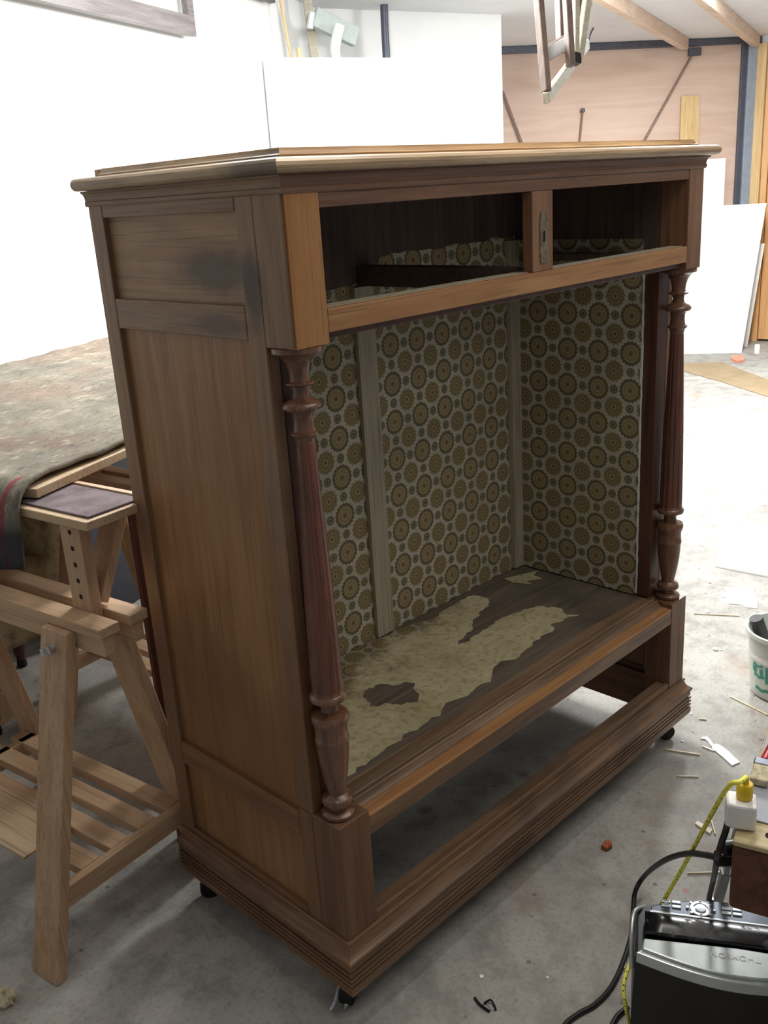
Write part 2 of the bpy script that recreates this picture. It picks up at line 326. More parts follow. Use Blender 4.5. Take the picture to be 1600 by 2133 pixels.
# ---------------------------------------------------------------- mesh helpers
class MB:
    def __init__(s): s.v = []; s.f = []; s.smooth = False
    def box(s, x0, x1, y0, y1, z0, z1):
        i = len(s.v)
        s.v += [(x0, y0, z0), (x1, y0, z0), (x1, y1, z0), (x0, y1, z0), (x0, y0, z1), (x1, y0, z1), (x1, y1, z1), (x0, y1, z1)]
        s.f += [(i, i + 3, i + 2, i + 1), (i + 4, i + 5, i + 6, i + 7), (i, i + 1, i + 5, i + 4), (i + 1, i + 2, i + 6, i + 5), (i + 2, i + 3, i + 7, i + 6), (i + 3, i, i + 4, i + 7)]
        return s
    def bar(s, a, b, w, d, up=(0, 0, 1)):
        """square bar from a to b: w across (perp to up), d along up-ish"""
        a = V(a); b = V(b); t = (b - a).normalized(); u = V(up)
        sx = t.cross(u)
        if sx.length < 1e-4: sx = t.cross(V((1, 0, 0)))
        sx.normalize(); sy = sx.cross(t).normalized()
        i = len(s.v)
        for p in (a, b):
            for (k, l) in ((-1, -1), (1, -1), (1, 1), (-1, 1)): s.v.append(tuple(p + sx * (k * w / 2) + sy * (l * d / 2)))
        s.f += [(i, i + 1, i + 2, i + 3), (i + 7, i + 6, i + 5, i + 4)]
        for k in range(4): s.f.append((i + k, i + 4 + k, i + 4 + (k + 1) % 4, i + (k + 1) % 4))
        return s
    def slab(s, pts, off):
        """polygon pts extruded by vector off"""
        n = len(pts); i = len(s.v); off = V(off)
        s.v += [tuple(V(p)) for p in pts] + [tuple(V(p) + off) for p in pts]
        s.f += [tuple(range(i, i + n))[::-1], tuple(range(i + n, i + 2 * n))]
        for k in range(n): s.f.append((i + k, i + (k + 1) % n, i + n + (k + 1) % n, i + n + k))
        return s
    def lathe(s, prof, c=(0, 0, 0), seg=32, rfun=None):
        i = len(s.v); n = len(prof)
        for (r, z) in prof:
            for k in range(seg):
                a = 2 * math.pi * k / seg; rr = r * (rfun(a, z) if rfun else 1)
                s.v.append((c[0] + rr * math.cos(a), c[1] + rr * math.sin(a), c[2] + z))
        for j in range(n - 1):
            for k in range(seg):
                s.f.append((i + j * seg + k, i + j * seg + (k + 1) % seg, i + (j + 1) * seg + (k + 1) % seg, i + (j + 1) * seg + k))
        s.f.append(tuple(range(i, i + seg))[::-1]); s.f.append(tuple(range(i + (n - 1) * seg, i + n * seg)))
        s.smooth = True; return s
    def tube(s, pts, r, seg=10, sm=6, rfun=None):
        P = [V(p) for p in pts]
        if sm > 1 and len(P) > 2:
            Q = []
            for k in range(len(P) - 1):
                p0 = P[max(k - 1, 0)]; p1 = P[k]; p2 = P[k + 1]; p3 = P[min(k + 2, len(P) - 1)]
                for j in range(sm):
                    t = j / sm
                    Q.append(0.5 * ((2 * p1) + (p2 - p0) * t + (2 * p0 - 5 * p1 + 4 * p2 - p3) * t * t + (3 * p1 - p0 - 3 * p2 + p3) * t ** 3))
            Q.append(P[-1]); P = Q
        i = len(s.v); n = len(P); up = V((0.123, 0.31, 0.95)).normalized()
        for k in range(n):
            t = (P[min(k + 1, n - 1)] - P[max(k - 1, 0)]).normalized()
            a = t.cross(up)
            if a.length < 1e-3: a = t.cross(V((1, 0, 0)))
            a.normalize(); b = a.cross(t)
            rr = r * (rfun(k / (n - 1)) if rfun else 1)
            for j in range(seg):
                th = 2 * math.pi * j / seg; s.v.append(tuple(P[k] + a * (rr * math.cos(th)) + b * (rr * math.sin(th))))
        for k in range(n - 1):
            for j in range(seg): s.f.append((i + k * seg + j, i + k * seg + (j + 1) % seg, i + (k + 1) * seg + (j + 1) % seg, i + (k + 1) * seg + j))
        s.f.append(tuple(range(i, i + seg))[::-1]); s.f.append(tuple(range(i + (n - 1) * seg, i + n * seg)))
        s.smooth = True; return s
    def grid(s, fn, nu, nv, thick=None):
        i = len(s.v)
        for a in range(nu + 1):
            for b in range(nv + 1): s.v.append(tuple(fn(a / nu, b / nv)))
        for a in range(nu):
            for b in range(nv):
                k = i + a * (nv + 1) + b; s.f.append((k, k + nv + 1, k + nv + 2, k + 1))
        s.smooth = True; return s
    def sweepU(s, prof, W, D, back=0.0, segs=(0, 1, 2)):
        """moulding profile (out,z) carried round left, front, right of a W x D body with mitred corners"""
        i = len(s.v); n = len(prof)
        for (o, z) in prof:
            s.v += [(-o, D + back, z), (-o, -o, z), (W + o, -o, z), (W + o, D + back, z)]
        for j in range(n):
            a = i + j * 4; b = i + ((j + 1) % n) * 4
            for k in segs: s.f.append((a + k, a + k + 1, b + k + 1, b + k))
        s.f.append(tuple(i + j * 4 + segs[0] for j in range(n))); s.f.append(tuple(i + j * 4 + segs[-1] + 1 for j in range(n))[::-1])
        return s
    def build(s, name, mat, parent=None, bevel=0.0, loc=None, solid=0.0, sub=0):
        me = bpy.data.meshes.new(name); me.from_pydata(s.v, [], s.f); me.validate()
        bm = bmesh.new(); bm.from_mesh(me); bmesh.ops.delete(bm, geom=[v for v in bm.verts if not v.link_faces], context='VERTS'); bmesh.ops.recalc_face_normals(bm, faces=bm.faces); bm.to_mesh(me); bm.free()
        me.materials.append(M[mat] if isinstance(mat, str) else mat)
        o = bpy.data.objects.new(name, me); COL.objects.link(o)
        if parent: o.parent = parent
        if loc is not None: o.location = loc
        if solid:
            m = o.modifiers.new('solid', 'SOLIDIFY'); m.thickness = solid; m.offset = -1
        if bevel:
            m = o.modifiers.new('bevel', 'BEVEL'); m.width = bevel; m.segments = 2; m.limit_method = 'ANGLE'; m.angle_limit = math.radians(40)
        if sub:
            m = o.modifiers.new('sub', 'SUBSURF'); m.levels = sub; m.render_levels = sub
        if s.smooth:
            for p in me.polygons: p.use_smooth = True
            try:
                me.set_sharp_from_angle(angle=math.radians(38))
            except Exception: pass
        return o

def tag(o, label=None, cat=None, group=None, kind=None):
    if label: o['label'] = label
    if cat: o['category'] = cat
    if group: o['group'] = group
    if kind: o['kind'] = kind
    return o
def thing(name, label, cat, loc=(0, 0, 0), rz=0.0, group=None):
    o = bpy.data.objects.new(name, None); COL.objects.link(o); o.location = loc; o.rotation_euler = (0, 0, rz); o.empty_display_size = 0.1
    return tag(o, label, cat, group)
def struct(o): o['kind'] = 'structure'; return o
def copy_tree(o, parent=None):
    c = o.copy(); COL.objects.link(c); c.parent = parent
    for ch in list(o.children): copy_tree(ch, c)
    return c
def bxo(name, mat, parent, b, bevel=0.0015, label=None):
    o = MB().box(*b).build(name, mat, parent, bevel)
    if label: o['label'] = label
    return o

# ================================================================ THE SETTING
ZC = 2.95
WT = V((0.917, 0.399, 0)).normalized(); WN = V((-WT.y, WT.x, 0)); WD = 1.95     # left wall plane WN.p = WD
struct(MB().box(-4, 11, -5, 9, -0.1, 0).build('floor', 'floor'))
def wallseg(name, a, b, z0, z1, th, mat='wall'):
    a = V(a); b = V(b); t = (b - a).normalized(); n = V((-t.y, t.x, 0))
    return MB().slab([(a.x, a.y, z0), (b.x, b.y, z0), (b.x, b.y, z1), (a.x, a.y, z1)], n * th).build(name, mat)
p0 = WN * WD + WT * (-4.0); p1 = WN * WD + WT * 8.9
struct(wallseg('wall_left', p0, p1, 0, ZC, 0.12))
# garage end: plane through Pb with heading 125 deg
Pb = hz(1545, 709)
g = V((math.sin(math.radians(125)), math.cos(math.radians(125)), 0)); gn = V((g.y, -g.x, 0))
if gn.dot(CP - Pb) > 0: gn = -gn      # gn points away from the camera
GD = Pb.dot(gn)
def hg(x, y, off=0.0): return hp(x, y, gn, GD + off)
struct(wallseg('wall_back', Pb + gn * 0.16 - g * 5.0, Pb + gn * 0.16 + g * 0.05, 0, ZC, 0.1))
q = V((math.sin(math.radians(172)), math.cos(math.radians(172)), 0)); qn = V((-q.y, q.x, 0))
if qn.dot(CP - Pb) > 0: qn = -qn
QD = Pb.dot(qn)
def hq(x, y, off=0.0): return hp(x, y, qn, QD + off)
# the wall to the right of the pine door
struct(wallseg('wall_right', Pb + q * 1.05, Pb + q * 7.5, 0, ZC, 0.1))
struct(wallseg('wall_right_lintel', Pb + q * 0.0, Pb + q * 1.05, 2.46, ZC, 0.1)); bpy.data.objects['wall_right_lintel'].name = 'trim_1'
# ceiling with joists
ztrack = hg(1300, 103).z + 0.052                            # top of the garage door track
KC = 0.025
def zceil(p): return ztrack + KC * (GD - V(p).dot(gn))
cc = [V((-4, -2.2, 0)), V((11, -2.2, 0)), V((11, 9, 0)), V((-4, 9, 0))]
struct(MB().slab([V((p.x, p.y, zceil(p))) for p in cc], (0, 0, 0.1)).build('ceiling', 'ceil'))
def hceil(x, y, off):
    r = ray(x, y); # z + KC*p.gn = ztrack + KC*GD - off
    t = (ztrack + KC * GD - off - CP.z - KC * CP.dot(gn)) / (r.z + KC * r.dot(gn)); return CP + r * t
def joist(n, pa, pb_):
    a = hceil(*pa, 0.085); b = hceil(*pb_, 0.085); d = (b - a).normalized(); a = a - d * 3.0; kk = (GD - 0.08 - b.dot(gn)) / d.dot(gn); b = b + d * kk
    m = MB(); s = V((d.y, -d.x, 0)).normalized() * 0.03
    m.slab([a - s, b - s, b + s, a + s], (0, 0, 0.0845)); struct(m.build('trim_%d' % n, 'joist', bevel=0.003))
joist(2, (1320, 44), (1402, 90)); joist(3, (1510, 46), (1568, 92))
# free-standing partition stub that carries the tall white surface
bdir = V((math.sin(math.radians(108)), math.cos(math.radians(108)), 0))
B0 = hp(566, 300, WN, WD - 0.03)                              # where the white board meets the left wall
bn = V((-bdir.y, bdir.x, 0));
if bn.dot(CP - B0) > 0: bn = -bn
BDd = B0.dot(bn)
pr = hp(1047, 200, bn, BDd + 0.55); pl = B0 + bn * 0.55; pl = pl - bdir * 0.9
struct(wallseg('wall_partition', V((pl.x, pl.y, 0)), V((pr.x, pr.y, 0)), 0, ZC, 0.08))

# ================================================================ THE CABINET
W, D = 1.265, 0.54
cab = thing('antique_cabinet', 'large old oak cabinet without doors or drawers, patterned wallpaper inside', 'cabinet', (0, 0, 0))
ZT, ZBLK, ZPED, ZPB = 1.513, 1.282, 0.434, 0.186
SB = 0.069
corn = [(-0.03, 1.503), (0.001, 1.503), (0.003, 1.506), (0.003, 1.511), (0.0015, 1.5125), (0.0025, 1.519), (0.005, 1.524), (0.009, 1.527), (0.009, 1.5295), (0.016, 1.530), (0.021, 1.532), (0.0245, 1.5355), (0.026, 1.5405), (0.0250, 1.5455), (0.0215, 1.5495), (0.016, 1.5518), (-0.03, 1.552)]
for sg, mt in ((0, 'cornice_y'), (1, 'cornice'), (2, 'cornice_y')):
    o = MB().sweepU(corn[:9] + [(-0.03, 1.5295)], W, D, 0.004, (sg,)).build('cornice_cove', {'cornice': 'frieze'}.get(mt, 'side_rail'), cab)  # darker cove: shade beneath the roundover is painted in
    o = MB().sweepU([(-0.03, 1.530)] + corn[9:], W, D, 0.004, (sg,)).build('cornice_molding', mt, cab); o['label'] = 'pale rounded cornice edge with light from above painted in'  # pale colour carries the light falling on the roundover
tb = [(-0.20, 1.550), (-0.012, 1.552), (-0.012, 1.556), (-0.016, 1.558), (-0.019, 1.562), (-0.021, 1.566), (-0.20, 1.566)]
for sg, mt in ((0, 'cornice_y'), (1, 'topboard'), (2, 'cornice_y')):
    o = MB().sweepU(tb, W, D, -0.03, (sg,)).build('top_board_edge', mt, cab)
bxo('top_board', 'topboard', cab, (0.02, W - 0.02, 0.02, D - 0.005, 1.548, 1.5655))
bxo('inner_top', 'inner', cab, (0.02, W - 0.02, 0.03, D - 0.01, 1.500, 1.506))

def side(sx):
    """one framed side; sx=0 left, 1 right. inner face towards the middle"""
    def X(a, b): return (a, b) if sx == 0 else (W - b, W - a)
    th = 0.024
    def p(name, mat, y0, y1, z0, z1, x0=0.0, x1=th, bev=0.002):
        xa, xb = X(x0, x1); return bxo(name, mat, cab, (xa, xb, y0, y1, z0, z1), bev)
    p('side_stile', 'side', 0.494, D, ZPB, ZT)
    p('side_stile', 'side', SB, 0.112, ZPED - 0.002, ZT)
    p('side_stile', 'side', 0.0745, 0.112, ZPB, ZPED - 0.003)
    p('side_rail', 'side_rail', 0.1125, 0.4935, 1.483, ZT)
    p('side_rail', 'side_rail', 0.1125, 0.4935, 1.290, 1.343)
    p('side_rail', 'side_rail_low', 0.1125, 0.4935, 0.366, 0.420)
    p('side_rail', 'side_rail_low', 0.1125, 0.4935, ZPB - 0.02, 0.200)
    p('side_panel', 'side_panel_top', 0.108, 0.498, 1.340, 1.486, 0.010, 0.020, 0)
    p('side_panel', 'side_panel', 0.108, 0.498, 0.416, 1.294, 0.010, 0.020, 0)
    p('side_panel', 'side_panel', 0.108, 0.498, 0.195, 0.370, 0.010, 0.020, 0)
    # projecting upper corner block: side face greyed for its different light, and front block
    p('block_side', 'side', 0.004, SB - 0.0005, ZBLK, ZT, 0.0, 0.010, 0.0012)
    p('corner_block', 'block' if sx == 0 else 'block_r', 0.0, SB, ZBLK, ZT, 0.004, 0.070, 0.0012)
    # pedestal
    p('pedestal', 'ped', 0.0, 0.074, ZPB - 0.02, ZPED, 0.0, 0.075, 0.002)
    # recessed post behind the column
    p('recessed_post', 'post', SB, 0.108, ZPED, 1.30, th + 0.0005, 0.070, 0.0015)
    p('inner_post', 'inner_z', SB, 0.108, 1.30, 1.50, th + 0.0005, 0.070, 0)
    p('inner_post', 'inner_z', 0.45, 0.489, ZPB, 1.50, th + 0.0005, 0.060, 0)
side(0); side(1)

# turned columns
prof = [(0.030, 1.282), (0.040, 1.2815), (0.040, 1.274), (0.034, 1.272), (0.026, 1.266), (0.020, 1.256), (0.0165, 1.243), (0.0155, 1.232), (0.017, 1.2285), (0.023, 1.2265), (0.0235, 1.2245), (0.022, 1.2225),
        (0.0145, 1.220), (0.0130, 1.212), (0.0145, 1.203), (0.018, 1.200), (0.026, 1.196), (0.0305, 1.1915), (0.0312, 1.188), (0.029, 1.184), (0.020, 1.181), (0.0172, 1.176), (0.0165, 1.165), (0.0175, 1.154), (0.019, 1.149), (0.0228, 1.147), (0.0232, 1.145), (0.0222, 1.143), (0.0185, 1.140), (0.0165, 1.134), (0.0155, 1.128)]
shaft = [(0.0158, 1.129), (0.0175, 1.08), (0.0205, 1.00), (0.0240, 0.90), (0.0265, 0.80), (0.0278, 0.72), (0.0280, 0.688)]
low = [(0.0282, 0.690), (0.0290, 0.684), (0.0325, 0.681), (0.0335, 0.677), (0.0325, 0.672), (0.026, 0.669), (0.0165, 0.665), (0.0150, 0.657), (0.0165, 0.649), (0.025, 0.6455), (0.0315, 0.643), (0.0338, 0.636), (0.0332, 0.629), (0.0300, 0.622), (0.0292, 0.612), (0.0292, 0.596), (0.0306, 0.594), (0.0306, 0.589), (0.0294, 0.586), (0.0290, 0.572), (0.0270, 0.548), (0.0236, 0.524), (0.0195, 0.500), (0.0165, 0.486), (0.0165, 0.480), (0.020, 0.477), (0.0265, 0.4735), (0.0288, 0.468), (0.0275, 0.462), (0.020, 0.459), (0.0170, 0.455), (0.0180, 0.450), (0.025, 0.4475), (0.0308, 0.443), (0.0312, 0.438), (0.0290, 0.4345)]
def column(cx, cy):
    def fl(a, z): return 1.0 - 0.055 * max(0.0, math.cos(a * 12)) ** 0.5 if z < 1.11 and z > 0.70 else 1.0
    sh = MB().lathe(shaft[::-1], (cx, cy, 0), 96)
    # flutes
    shp = []
    zs = [0.690 + (1.128 - 0.690) * k / 30 for k in range(31)]
    def R(z):
        for (r0, z0), (r1, z1) in zip(shaft, shaft[1:]):
            if z1 <= z <= z0: return r0 + (r1 - r0) * (z0 - z) / (z0 - z1)
        return shaft[-1][0]
    sh = MB().lathe([(R(z), z) for z in zs], (cx, cy, 0), 96, fl)
    o = MB().lathe(prof[::-1], (cx, cy, 0), 40).build('column_capital', 'column_dark', cab)
    sh.build('column_shaft', 'column', cab)['label'] = 'fluted tapering red brown column shaft'
    MB().lathe(low[::-1], (cx, cy, 0), 40).build('column_vase_base', 'column_dark', cab)
column(0.0335, 0.0365); column(W - 0.0335, 0.0365)

# drawer frieze
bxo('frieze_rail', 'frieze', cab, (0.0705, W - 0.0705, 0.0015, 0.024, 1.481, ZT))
dv = bxo('drawer_divider', 'block_r', cab, (0.597, 0.663, 0.0012, 0.024, 1.3355, 1.4805))
bxo('drawer_rail', 'front_rail', cab, (0.0705, W - 0.0705, 0.0, 0.045, 1.299, 1.335))
bxo('under_bead', 'post', cab, (0.0705, W - 0.0705, 0.012, 0.045, 1.288, 1.2985))
# lock plate with keyhole
lp = [(-0.011, 0), (0.011, 0), (0.013, 0.02), (0.012, 0.05), (0.0125, 0.075), (0.009, 0.092), (0.0, 0.097), (-0.009, 0.092), (-0.0125, 0.075), (-0.012, 0.05), (-0.013, 0.02)]
lo = MB().slab([(0.632 + a, 0.0012, 1.350 + b) for a, b in lp], (0, -0.002, 0)).build('lock_plate', 'brassold', dv, 0.0005); lo['label'] = 'worn metal lock plate with keyhole'
kh = [(0.632 + 0.0035 * math.cos(a), 1.405 + 0.0045 * math.sin(a)) for a in [math.pi * k / 6 for k in range(-1, 8)]] + [(0.630, 1.389), (0.634, 1.389)]
MB().slab([(a, -0.0008, b) for a, b in kh], (0, -0.0006, 0)).build('keyhole', 'hole', lo)
# inside of the drawer section
bxo('drawer_runner', 'inner', cab, (0.606, 0.654, 0.046, 0.488, 1.300, 1.342), 0)
bxo('drawer_runner', 'inner', cab, (0.061, 0.110, 0.109, 0.449, 1.305, 1.322), 0)
bxo('drawer_runner', 'inner', cab, (W - 0.110, W - 0.061, 0.109, 0.449, 1.305, 1.322), 0)
bxo('rail_ledge', 'batten', cab, (0.0715, W - 0.0715, 0.012, 0.0448, 1.3351, 1.3362), 0)  # pale strip: bounced light on the rail top put into its colour
# back
bxo('back_panel', 'inner_z', cab, (0.0245, W - 0.0245, 0.4915, 0.505, ZPB, 1.505), 0)
torn = MB()
top = [(0.071 + (W - 0.142) * k / 46, (1.352 if k > 24 else 1.296) + 0.012 * k / 46 + random.uniform(-0.004, 0.003) + (0.003 if k % 7 < 2 else 0)) for k in range(47)]
torn.slab([(0.071, 0.4905, 0.43), (W - 0.071, 0.4905, 0.43)] + [(a, 0.4905, b) for a, b in top[::-1]], (0, 0.0008, 0)).build('wallpaper_back_sheet', 'wp_back', cab)['label'] = 'seventies wallpaper of brown and olive rosettes'
# side linings
for sx in (0, 1):
    xa, xb = (0.0605, 0.071) if sx == 0 else (W - 0.071, W - 0.0605)
    bxo('side_lining', 'inner_z', cab, (xa, xb, 0.1085, 0.449, 0.43, 1.50), 0)
    xf = 0.0718 if sx == 0 else W - 0.0718
    m = MB(); pts = []
    pts = [(xf, 0.110, 0.433)] + [(xf, 0.110 + random.uniform(-0.0015, 0.0015), 0.433 + 0.92 * k / 40) for k in range(1, 41)] + [(xf, 0.4895, 1.356), (xf, 0.4895, 0.433)]
    m.slab(pts, (0.0008 if sx == 0 else -0.0008, 0, 0)).build('wallpaper_side_sheet', 'wp_side', cab)
    m = MB()
    pts = [(xf, 0.1045 + random.uniform(-0.001, 0.001), 0.44 + 0.84 * k / 60) for k in range(61)] + [(xf, 0.1098 + random.uniform(-0.0018, 0.0018), 0.44 + 0.84 * k / 60) for k in range(60, -1, -1)]
    m.slab(pts, (0.0015 if sx == 0 else -0.0015, 0, 0)).build('torn_paper_edge', 'paper', cab)
# battens on the back
bxo('back_batten', 'batten', cab, (0.586, 0.644, 0.478, 0.490, 0.435, 1.298), 0.001, 'beige vertical batten')
bxo('back_batten', 'batten', cab, (1.150, W - 0.0735, 0.474, 0.490, 0.435, 1.355), 0.001)
# shelf (cabinet floor)
bxo('cabinet_floor', 'shelf', cab, (0.0605, W - 0.0605, 0.060, 0.4905, 0.408, 0.430), 0.001)
def pz(x, y, z=0.431): p = hz(x, y, z); return (p.x, p.y, z)
outl = [(725, 1617), (771, 1583), (822, 1548), (870, 1520), (917, 1491), (974, 1449), (1022, 1420), (1074, 1373), (1088, 1359), (1126, 1330), (1150, 1316), (1155, 1311), (1145, 1303), (1160, 1296), (1179, 1287), (1207, 1280), (1180, 1281), (1174, 1276), (1170, 1268), (1155, 1264), (1140, 1266), (1122, 1262), (1100, 1268), (1084, 1275), (1058, 1283), (1031, 1294), (1006, 1312), (989, 1323), (953, 1342), (966, 1328), (970, 1323), (984, 1305), (984, 1301), (1000, 1280), (1008, 1268), (1020, 1255), (1008, 1244), (990, 1240), (974, 1242), (960, 1250), (946, 1259), (915, 1277), (889, 1292), (860, 1300), (837, 1306)]
pp = [pz(a, b) for a, b in outl] + [(0.56, 0.488, 0.431), (0.30, 0.488, 0.431), (0.0735, 0.488, 0.431), (0.0735, 0.118, 0.431)]
def jag(P, amp, lv=2, n0=None):
    for _ in range(lv):
        Q = []
        for k in range(len(P)):
            a, b = V(P[k]), V(P[(k + 1) % len(P)]); Q.append(tuple(a)); d = b - a
            if n0 is None or k < n0:
                mid = (a + b) / 2 + V((d.y, -d.x, 0)) * random.uniform(-amp, amp); Q.append((mid.x, mid.y, a.z))
        if n0 is not None: n0 = n0 * 2
        P = Q
    return P
pp = jag(pp, 0.22, 2, len(outl) - 1)
pp = [(max(0.0735, a), min(0.4885, b), c) for a, b, c in pp]
o = MB().slab(pp, (0, 0, -0.0008)).build('torn_floor_paper', 'wp_floor', cab); o['label'] = 'torn yellowed paper on the cabinet floor'
hole = [(761, 1437), (780, 1432), (795, 1424), (822, 1428), (845, 1420), (863, 1422), (866, 1440), (870, 1463), (850, 1462), (835, 1468), (800, 1464), (770, 1472), (764, 1455)]
MB().slab(jag([pz(a, b, 0.4318) for a, b in hole], 0.25), (0, 0, -0.0006)).build('bare_patch', 'shelf', cab)
sc = [(1050, 1205), (1080, 1198), (1120, 1188), (1112, 1198), (1130, 1205), (1095, 1210), (1108, 1216), (1070, 1214)]
MB().slab([pz(a, b, 0.4318) for a, b in sc], (0, 0, -0.0006)).build('paper_scrap', 'wp_floor', cab)
rim = [pz(1110, 1180), pz(1160, 1185), pz(1220, 1198), pz(1270, 1210), pz(1310, 1222), pz(1325, 1236), pz(1300, 1232), pz(1262, 1220), pz(1210, 1207), pz(1155, 1192)]
rim = [(min(a, W - 0.0735), b, c) for a, b, c in rim]
MB().slab(rim, (0, 0, 0.002)).build('torn_paper_edge', 'paper', cab)
# moulded front of the shelf and rail below it
prf = [(0.098, 0.4305), (0.060, 0.4325), (0.0585, 0.4365), (0.055, 0.4385), (0.0515, 0.4365), (0.050, 0.4320), (0.0475, 0.4320), (0.046, 0.4350), (0.0435, 0.4365), (0.041, 0.4350), (0.0395, 0.4300), (0.036, 0.4255), (0.031, 0.4225), (0.030, 0.4215), (0.030, 0.400), (0.098, 0.400)]
MB().slab([(0.0755, y, z) for y, z in prf], (W - 0.151, 0, 0)).build('shelf_molding', 'shelfmold', cab, 0.0005)
bxo('lower_rail', 'plinth', cab, (0.0755, W - 0.0755, 0.0015, 0.0298, 0.379, 0.4158), 0.0015)
bxo('rail_top', 'front_rail', cab, (0.0755, W - 0.0755, 0.0003, 0.0298, 0.4160, 0.4220), 0.0015)  # strip paler than the front: light from above put into its colour
bxo('lower_rail_inner', 'inner', cab, (0.0755, W - 0.0755, 0.0300, 0.060, 0.379, 0.399), 0)
# plinth
base = [(-0.034, 0.184), (-0.001, 0.187), (0.0035, 0.1878), (0.0056, 0.1850), (0.0045, 0.1818), (0.0030, 0.1805), (0.0040, 0.1770), (0.0065, 0.1700), (0.0105, 0.1640), (0.0155, 0.1600), (0.0195, 0.1575), (0.0205, 0.1535), (0.0190, 0.1500), (0.0165, 0.1485), (0.0165, 0.1360)]
for zg in (0.1360, 0.1255, 0.1150, 0.1045):
    base += [(0.0100, zg - 0.0008), (0.0100, zg - 0.0036), (0.0185, zg - 0.0044), (0.0185, zg - 0.0102)]
base += [(0.0185, 0.085), (0.0150, 0.077), (0.010, 0.075), (-0.034, 0.075)]
bxo('plinth_rail', 'plinth', cab, (0.0755, W - 0.0755, 0.0015, 0.012, 0.170, 0.204), 0.002)
bxo('plinth_ledge', 'shelfmold', cab, (0.0755, W - 0.0755, 0.0122, 0.038, 0.170, 0.199), 0.001)
for sg, mt in ((0, 'plinth_y'), (1, 'plinth'), (2, 'plinth_y')):
    o = MB().sweepU(base, W, D, 0.0, (sg,)).build('plinth_molding', mt, cab)
bxo('plinth_back', 'inner', cab, (0.036, W - 0.036, D - 0.03, D - 0.002, 0.085, 0.20), 0)
def castor(cx, cy, ang):
    m = MB().lathe([(0.016, 0.054), (0.016, 0.0749), (0.006, 0.0749)], (cx, cy, 0), 16)
    c = m.build('castor', 'iron', cab)
    dx, dy = math.cos(ang), math.sin(ang)
    for s_ in (-1, 1):
        px, py = -dy * s_ * 0.014, dx * s_ * 0.014
        MB().bar((cx + px * 0.9, cy + py * 0.9, 0.056), (cx + px + dx * 0.024, cy + py + dy * 0.024, 0.020), 0.004, 0.012).build('castor_fork', 'iron', c)
    m = MB(); n = 20; R = 0.0225; w_ = 0.011
    ax = V((-dy, dx, 0)); ctr = V((cx + dx * 0.024, cy + dy * 0.024, R))
    i = 0
    for s_ in (-1, 1):
        for k in range(n):
            a = 2 * math.pi * k / n
            m.v.append(tuple(ctr + ax * (s_ * w_) + V((dx, dy, 0)) * (R * math.cos(a)) + V((0, 0, R * math.sin(a)))))
    for k in range(n): m.f.append((k, (k + 1) % n, n + (k + 1) % n, n + k))
    m.f.append(tuple(range(n))[::-1]); m.f.append(tuple(range(n, 2 * n))); m.smooth = True
    m.build('castor_wheel', 'iron', c)
castor(0.045, 0.055, 3.6); castor(W - 0.045, 0.045, -0.6); castor(0.045, D - 0.05, 2.6); castor(W - 0.045, D - 0.05, 0.8)
# broken pale castor fork tips near the front corner
m = MB().tube([(0.012, 0.052, 0.055), (0.006, 0.054, 0.03), (-0.010, 0.050, 0.013), (-0.020, 0.050, 0.006)], 0.0042, 8); m.build('castor_claw', 'alu', cab)
m = MB().tube([(0.026, 0.036, 0.055), (0.022, 0.036, 0.028), (0.008, 0.034, 0.010), (-0.002, 0.034, 0.006)], 0.0042, 8); m.build('castor_claw', 'alu', cab)

